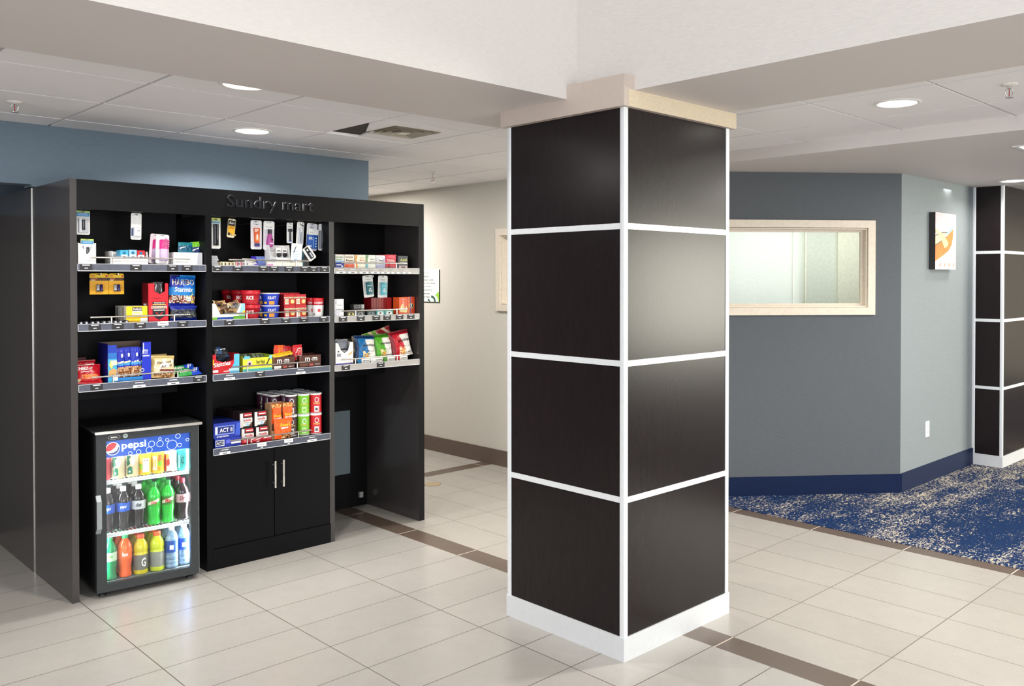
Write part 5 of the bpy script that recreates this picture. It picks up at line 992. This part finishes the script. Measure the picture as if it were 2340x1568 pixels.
A_ = lambda a0, a1, r, n=14: [(cx_ + r*math.cos(math.radians(a0 + (a1 - a0)*k/n)), cz_ + r*math.sin(math.radians(a0 + (a1 - a0)*k/n))) for k in range(n + 1)]
p.flat(A_(40, 200, r_*.90) + [(cx_ - .012, cz_ - .012), (cx_ + .010, cz_ + .004)], y, hrd); y -= .0003
p.flat([(cx_ - .030, cz_ - .011), (cx_ - .010, cz_ - .010), (cx_ + .010, cz_ + .004), (cx_ + .020, cz_ + .022), (cx_ + .027, cz_ + .010), (cx_ + .020, cz_ - .010), (cx_ + .002, cz_ - .020), (cx_ - .020, cz_ - .020)], y, hwm)
p.text('pepsi', .120, .723, .236, .771, y, hwm, .045)
for a, b, r in ((.262, .745, .016), (.303, .741, .017), (.303, .766, .008), (.338, .757, .009), (.362, .728, .026), (.392, .771, .013), (.400, .722, .011), (.440, .746, .009), (.25, .705, .016), (.16, .700, .010), (.20, .702, .012)):
    cut = [v for v in range(24)]
    p.ring(a, max(b, .700 + r), r, .0022, y, hwm, 24)
p.build('header_sign', door)
wirew = M((240, 242, 244), .35, name='white_shelf')
for z in (.580, .311):
    p = MB(); p.box(.018, W - .018, .034, .038, z - .020, z, wirew)
    for k in range(26): x = .02 + .018 * k; p.box(x, x + .003, .038, D - .03, z - .006, z - .003, wirew)
    for yy in (.12, .22, .32): p.box(.018, W - .018, yy, yy + .004, z - .010, z - .006, wirew)
    for k in range(30): p.rect(.03 + .0145*k, z - .011, .037 + .0145*k, z - .0085, .0335, C(190, 194, 198))
    p.build('shelf', fr)
led = M((240, 250, 255), .4, emit=22, var=0, name='led_strip')
p = MB(); p.box(W - .030, W - .0165, .030, .036, .08, .70, fw_)
for k in range(30): z = .09 + .0202*k; p.box(W - .0285, W - .018, .0285, .030, z, z + .012, led)
p.build('led_strip', fr)
for x, yy in ((.035, .05), (W - .035, .05), (.035, D - .05), (W - .035, D - .05)):
    p = MB(); p.lathe([(.017, 0), (.017, .012), (.010, .014), (.010, .030)], fb, x, yy, 0, 16); p.build('foot', fr)
Rz = Matrix.Rotation(FZ, 4, 'Z'); FO = Vector((1.446, 4.726, 0))
def FL(x, y, z): return FO + (Rz @ Vector((x, y, z)))
a = area('fridge_light_side', FL(W - .020, .045, .40), (0, 0, 0), .60, .02, 2.9, (.92, .97, 1.0)); a.rotation_euler = (0, PI/2, FZ + math.radians(20)); a.rotation_euler = (Matrix.Rotation(FZ - math.radians(0), 4, 'Z') @ Matrix.Rotation(PI/2, 4, 'Y')).to_euler()
a = area('fridge_light_top', FL(W/2, .06, .782), (0, 0, FZ), .42, .04, 1.0, (.92, .97, 1.0))
a = area('fridge_light_left', FL(.020, .045, .40), (0, 0, 0), .60, .02, 1.5, (.92, .97, 1.0)); a.rotation_euler = (Matrix.Rotation(FZ, 4, 'Z') @ Matrix.Rotation(-PI/2, 4, 'Y')).to_euler()

def liquid(r, g, b): return M((r, g, b), .12, spec=.6, var=.06, nscale=30, name='drink')
def cyl(rr, a0): return lambda x, z: (rr*math.sin(x/rr + a0), -rr*math.cos(x/rr + a0) - .0006, z)
def bottle(name, label, liq, capm, labm, h=.222, r=.0335, kind='soda', txt=None, txtm=None, extra=None):
    t = thing(name, label, 'drink bottle', (0, 0, 0)); q = MB()
    if kind == 'soda': prof = [(.4, 0), (.78, .008), (.92, .02), (.96, .06), (.86, .12), (.84, .20), (.90, .28), (.97, .36), (1, .44), (1, .64), (.96, .70), (.80, .78), (.55, .85), (.38, .89), (.36, .92)]; band = (.44, .64)
    elif kind == 'water': prof = [(.5, 0), (.85, .01), (.97, .03), (.97, .08), (.90, .10), (.97, .12), (.97, .18), (.90, .20), (.97, .22), (.97, .30), (.92, .33), (1, .38), (1, .66), (.96, .72), (.78, .80), (.52, .87), (.38, .90), (.36, .92)]; band = (.37, .67)
    else: prof = [(.6, 0), (.95, .01), (1, .03), (1, .12), (1, .50), (.96, .53), (.90, .56), (.97, .60), (.98, .68), (.88, .76), (.66, .83), (.52, .87), (.48, .90)]; band = (.12, .50)
    pr = [(a*r, b*h) for a, b in prof]; ms = [labm if (band[0] - .001 <= prof[i][1] and prof[i+1][1] <= band[1] + .001) else liq for i in range(len(prof) - 1)]
    q.lathe(pr, liq, n=22, mats=ms)
    if txt: q.text(txt, -.014, (band[0] + (band[1]-band[0])*.3)*h, .014, (band[0] + (band[1]-band[0])*.75)*h, 0, txtm or W_, .04, .1, warp=cyl(r*1.009, -.25))
    if extra: extra(q, r, h)
    q.build('bottle_body', t)
    cr = (.52 if kind == 'sport' else .42) * r
    q = MB(); q.lathe([(cr, .895*h), (cr*1.03, .91*h), (cr, .985*h), (cr*.9, h)], capm, n=20); q.build('cap', t); return t
def jar(name, label, body, lid, items, h=.125, r=.030, cat='drink bottle', shoulder=.86):
    t = thing(name, label, cat, (0, 0, 0)); q = MB(); q.lathe([(r*.9, 0), (r, .006), (r, h*shoulder), (r*.86, h*(shoulder + .08)), (r*.62, h*.97)], body, n=22)
    f = cyl(r*1.005, -.25)
    for it in items:
        if it[0] == 't': q.text(it[1], it[2]*r, it[3]*h, it[4]*r, it[5]*h, 0, it[6], .04, 0, warp=f)
        else:
            pts = it[1]; n = len(pts); P_ = []
            for i in range(n):
                a, b = pts[i], pts[(i + 1) % n]
                for k in range(3): P_.append(((a[0] + (b[0]-a[0])*k/3)*r, (a[1] + (b[1]-a[1])*k/3)*h))
            f2 = cyl(r*1.004 + .0003*(it[3] if len(it) > 3 else 0), -.25); vs = [f2(x, z) for x, z in P_]
            cxm = sum(x for x, z in P_)/len(P_); czm = sum(z for x, z in P_)/len(P_); vs.append(f2(cxm, czm)); q.mesh(vs, [(k, (k+1) % len(P_), len(P_)) for k in range(len(P_))], it[2])
    q.build('body', t); q = MB(); q.lathe([(r*.66, h*.94), (r*.66, h*.99), (r*.6, h)], lid, n=20); q.build('lid', t); return t
def setf(o, x, y, z, rz=0, label=None, group=None, copy=False):
    if copy: o = copy_tree(o)
    o.location = FL(x, y, z); o.rotation_euler = (0, 0, FZ + rz)
    if label: o['label'] = label
    if group: o['group'] = group
    elif copy and 'group' in o: del o['group']
    return o
Y1 = .078
# top shelf
dgn = C(14, 110, 74)
logo = [('p', [(-.75, .42), (-.25, .52), (-.45, .75), (-.1, .82), (-.75, .84), (-.95, .62)], dgn), ('p', [(-.1, .5), (.35, .46), (.5, .66), (.2, .80), (-.1, .74)], W_), ('p', [(-.7, .10), (.1, .14), (.05, .40), (-.35, .44), (-.72, .34)], dgn), ('p', [(-.5, .18), (-.2, .19), (-.25, .26), (-.5, .25)], W_, 1)]
o = jar('coffee_drink_bottle', 'cream coffee bottle with green print, nearest the fridge handle side', C(226, 206, 160), W_, logo, h=.132, r=.032, shoulder=.80); setf(o, .116, Y1, .580)
setf(o, .183, Y1, .580, copy=True, label='cream coffee bottle with green print, next to the yellow drinks')
fruit = [('p', [(-1.2, .2), (-.3, .2), (-.2, .45), (-1.1, .5)], C(140, 210, 60)), ('p', [(-1.1, .06), (-.4, .06), (-.3, .24), (-.9, .26)], C(250, 180, 60)), ('p', [(-.35, .14), (.7, .14), (.7, .72), (-.35, .72)], C(248, 240, 228), 1), ('t', 'ola', -.15, .60, .5, .68, RD), ('p', [(-1.1, .56), (-.45, .56), (-.5, .76), (-1.1, .76)], C(250, 226, 120))]
o = jar('juice_bottle', 'yellow juice bottle with green fruit print beside the cream bottles', C(250, 208, 60), YL, fruit, h=.122, r=.031); setf(o, .245, Y1, .580)
fruit2 = [('p', [(.0, .5), (.8, .5), (.8, .8), (.1, .8)], C(240, 140, 60)), ('p', [(.05, .32), (.7, .32), (.7, .55), (.05, .55)], C(140, 210, 60)), ('p', [(.0, .1), (.8, .1), (.8, .30), (.0, .30)], C(250, 170, 40)), ('p', [(-1.2, .16), (-.15, .16), (-.15, .74), (-1.2, .74)], C(248, 240, 228))]
o = jar('juice_bottle', 'yellow juice bottle with orange fruit print beside the red and white can', C(250, 212, 70), YL, fruit2, h=.122, r=.031); setf(o, .308, Y1, .580)
o = jar('fruit_drink_can', 'white can with red flower and brown trim near the fridge\'s light strip', C(244, 240, 234), C(110, 60, 50), [('p', [(-1.2, .04), (-.75, .04), (-.75, .8), (-1.2, .8)], C(220, 70, 60)), ('p', [(-.7, .3), (-.4, .26), (-.15, .36), (-.2, .55), (-.45, .62), (-.7, .5)], C(230, 80, 70)), ('p', [(-.8, .62), (-.3, .60), (-.3, .8), (-.8, .8)], C(226, 206, 80)), ('p', [(-1.3, 0), (1, 0), (1, .06), (-1.3, .06)], C(110, 60, 50))], h=.118, r=.031); setf(o, .372, Y1, .580)
o = jar('fruit_drink_can', 'teal patterned can, last beside the light strip', C(70, 190, 180), C(110, 60, 50), [('p', [(-.9, .1), (-.5, .1), (-.5, .7), (-.9, .7)], C(190, 240, 230)), ('t', 'AZ', -.4, .3, .2, .6, C(20, 110, 100)), ('p', [(.3, .2), (.8, .2), (.8, .8), (.3, .8)], C(20, 120, 110))], h=.118, r=.031); setf(o, .434, Y1, .580)
setf(o, .410, .150, .580, copy=True, label='teal patterned can in the second row of the top fridge shelf')
o = jar('fruit_drink_can', 'red can half hidden behind the door frame by the handle', C(200, 60, 66), LG, [], h=.118, r=.031); setf(o, .052, Y1 + .002, .580)
# middle shelf
cola = liquid(34, 26, 28); blb = C(30, 90, 200); silver = C(206, 208, 210, .3)
b_cola = bottle('soda_bottle', 'dark cola bottle with a blue label, white cap, first fully shown on the middle shelf', cola, W_, blb, txt='pepsi', txtm=W_); setf(b_cola, .140, Y1, .311)
b_diet = bottle('soda_bottle', 'dark cola bottle with a silver label beside the green bottles', cola, W_, silver, txt='diet', txtm=K_); setf(b_diet, .213, Y1, .311)
green = liquid(40, 190, 60)
def mtn(q, r, h):
    f = cyl(r*1.006, -.25); n = 8; vs = [f((-1 + 1.9*k/n)*r, (.47 + .09*k/n + dz)*h) for dz in (0, .07) for k in range(n + 1)]
    q.mesh(vs, [(k, k + 1, n + 2 + k, n + 1 + k) for k in range(n)], C(236, 220, 200))
b_mt = bottle('soda_bottle', 'green soda bottle with a green and white label beside the silver-label cola', green, C(30, 150, 50), C(50, 170, 50), txt='Dew', txtm=RD, extra=mtn); setf(b_mt, .287, Y1, .311)
b_mt2 = bottle('soda_bottle', 'green soda bottle with a slanting red-lettered label, farther along from the silver-label cola', green, C(30, 150, 50), C(60, 120, 40), txt='Mtn', txtm=RD, extra=mtn); setf(b_mt2, .357, Y1, .311)
b_pep = bottle('soda_bottle', 'dark cola bottle with a pinkish label at the light strip', cola, C(150, 30, 50), C(210, 170, 176), txt='Dr', txtm=DR); setf(b_pep, .430, Y1, .311)
setf(b_cola, .068, Y1, .311, copy=True, label='dark cola bottle with a blue label, partly behind the door frame by the handle')
for src, x, n in ((b_cola, .068, 'blue'), (b_cola, .140, 'blue'), (b_diet, .213, 'silver'), (b_mt, .287, 'green'), (b_mt2, .357, 'green'), (b_pep, .430, 'pinkish')):
    for k in (1, 2): setf(src, x, Y1 + .078*k, .311, copy=True, label=n + '-label soda bottle standing in the rows behind the front of the middle shelf', group=n + ' soda bottles further back')
# bottom shelf
b_spr = bottle('soda_bottle', 'green bottle with a pale label at the handle side of the bottom row', liquid(30, 150, 90), C(30, 160, 90), C(206, 236, 206), txt='Sprite', txtm=GN); setf(b_spr, .076, Y1, .0665)
b_or = bottle('soda_bottle', 'orange soda bottle with a green cap in the bottom row', liquid(244, 96, 30), C(60, 190, 120), C(250, 110, 50), txt='Fanta', txtm=W_); setf(b_or, .147, Y1, .0665)
gg = lambda q, r, h: (q.text('G', .1*r, .20*h, .75*r, .42*h, 0, W_, .06, warp=cyl(r*1.006, -.25)))
b_g1 = bottle('sports_drink_bottle', 'yellow sports drink with an orange cap and grey label, beside the orange soda', liquid(214, 196, 30), C(250, 96, 60), C(110, 106, 96), kind='sport', h=.205, r=.036, extra=gg); setf(b_g1, .222, Y1 + .002, .0665)
b_g2 = bottle('sports_drink_bottle', 'yellow-green sports drink with an orange cap, beside the clear water bottles', liquid(206, 216, 40), C(250, 110, 60), C(140, 140, 130), kind='sport', h=.205, r=.036); setf(b_g2, .302, Y1 + .002, .0665)
wl = C(26, 80, 170); wat = M((128, 158, 188), .08, spec=.8, var=.25, nscale=60, name='water')
wx = lambda q, r, h: cpatch(q, cyl(r*1.006, -.25), -.3*r, .3*r, .45*h, .56*h, W_)
b_w1 = bottle('water_bottle', 'clear water bottle with a blue square-logo label, beside the yellow-green drink', wat, W_, wl, kind='water', extra=wx); setf(b_w1, .374, Y1, .0665)
b_w2 = bottle('water_bottle', 'clear water bottle with a blue label at the light strip', wat, W_, C(40, 90, 190), kind='water', extra=wx); setf(b_w2, .440, Y1 + .012, .0665)
for src, x, n in ((b_spr, .076, 'green'), (b_or, .147, 'orange'), (b_g1, .222, 'yellow'), (b_g2, .302, 'yellow-green'), (b_w1, .374, 'clear water'), (b_w2, .440, 'clear water')):
    for k in (1, 2): setf(src, x, Y1 + .080*k, .0665, copy=True, label=n + ' bottle standing in the rows behind the front of the bottom shelf', group=n + ' bottles further back in the bottom row')
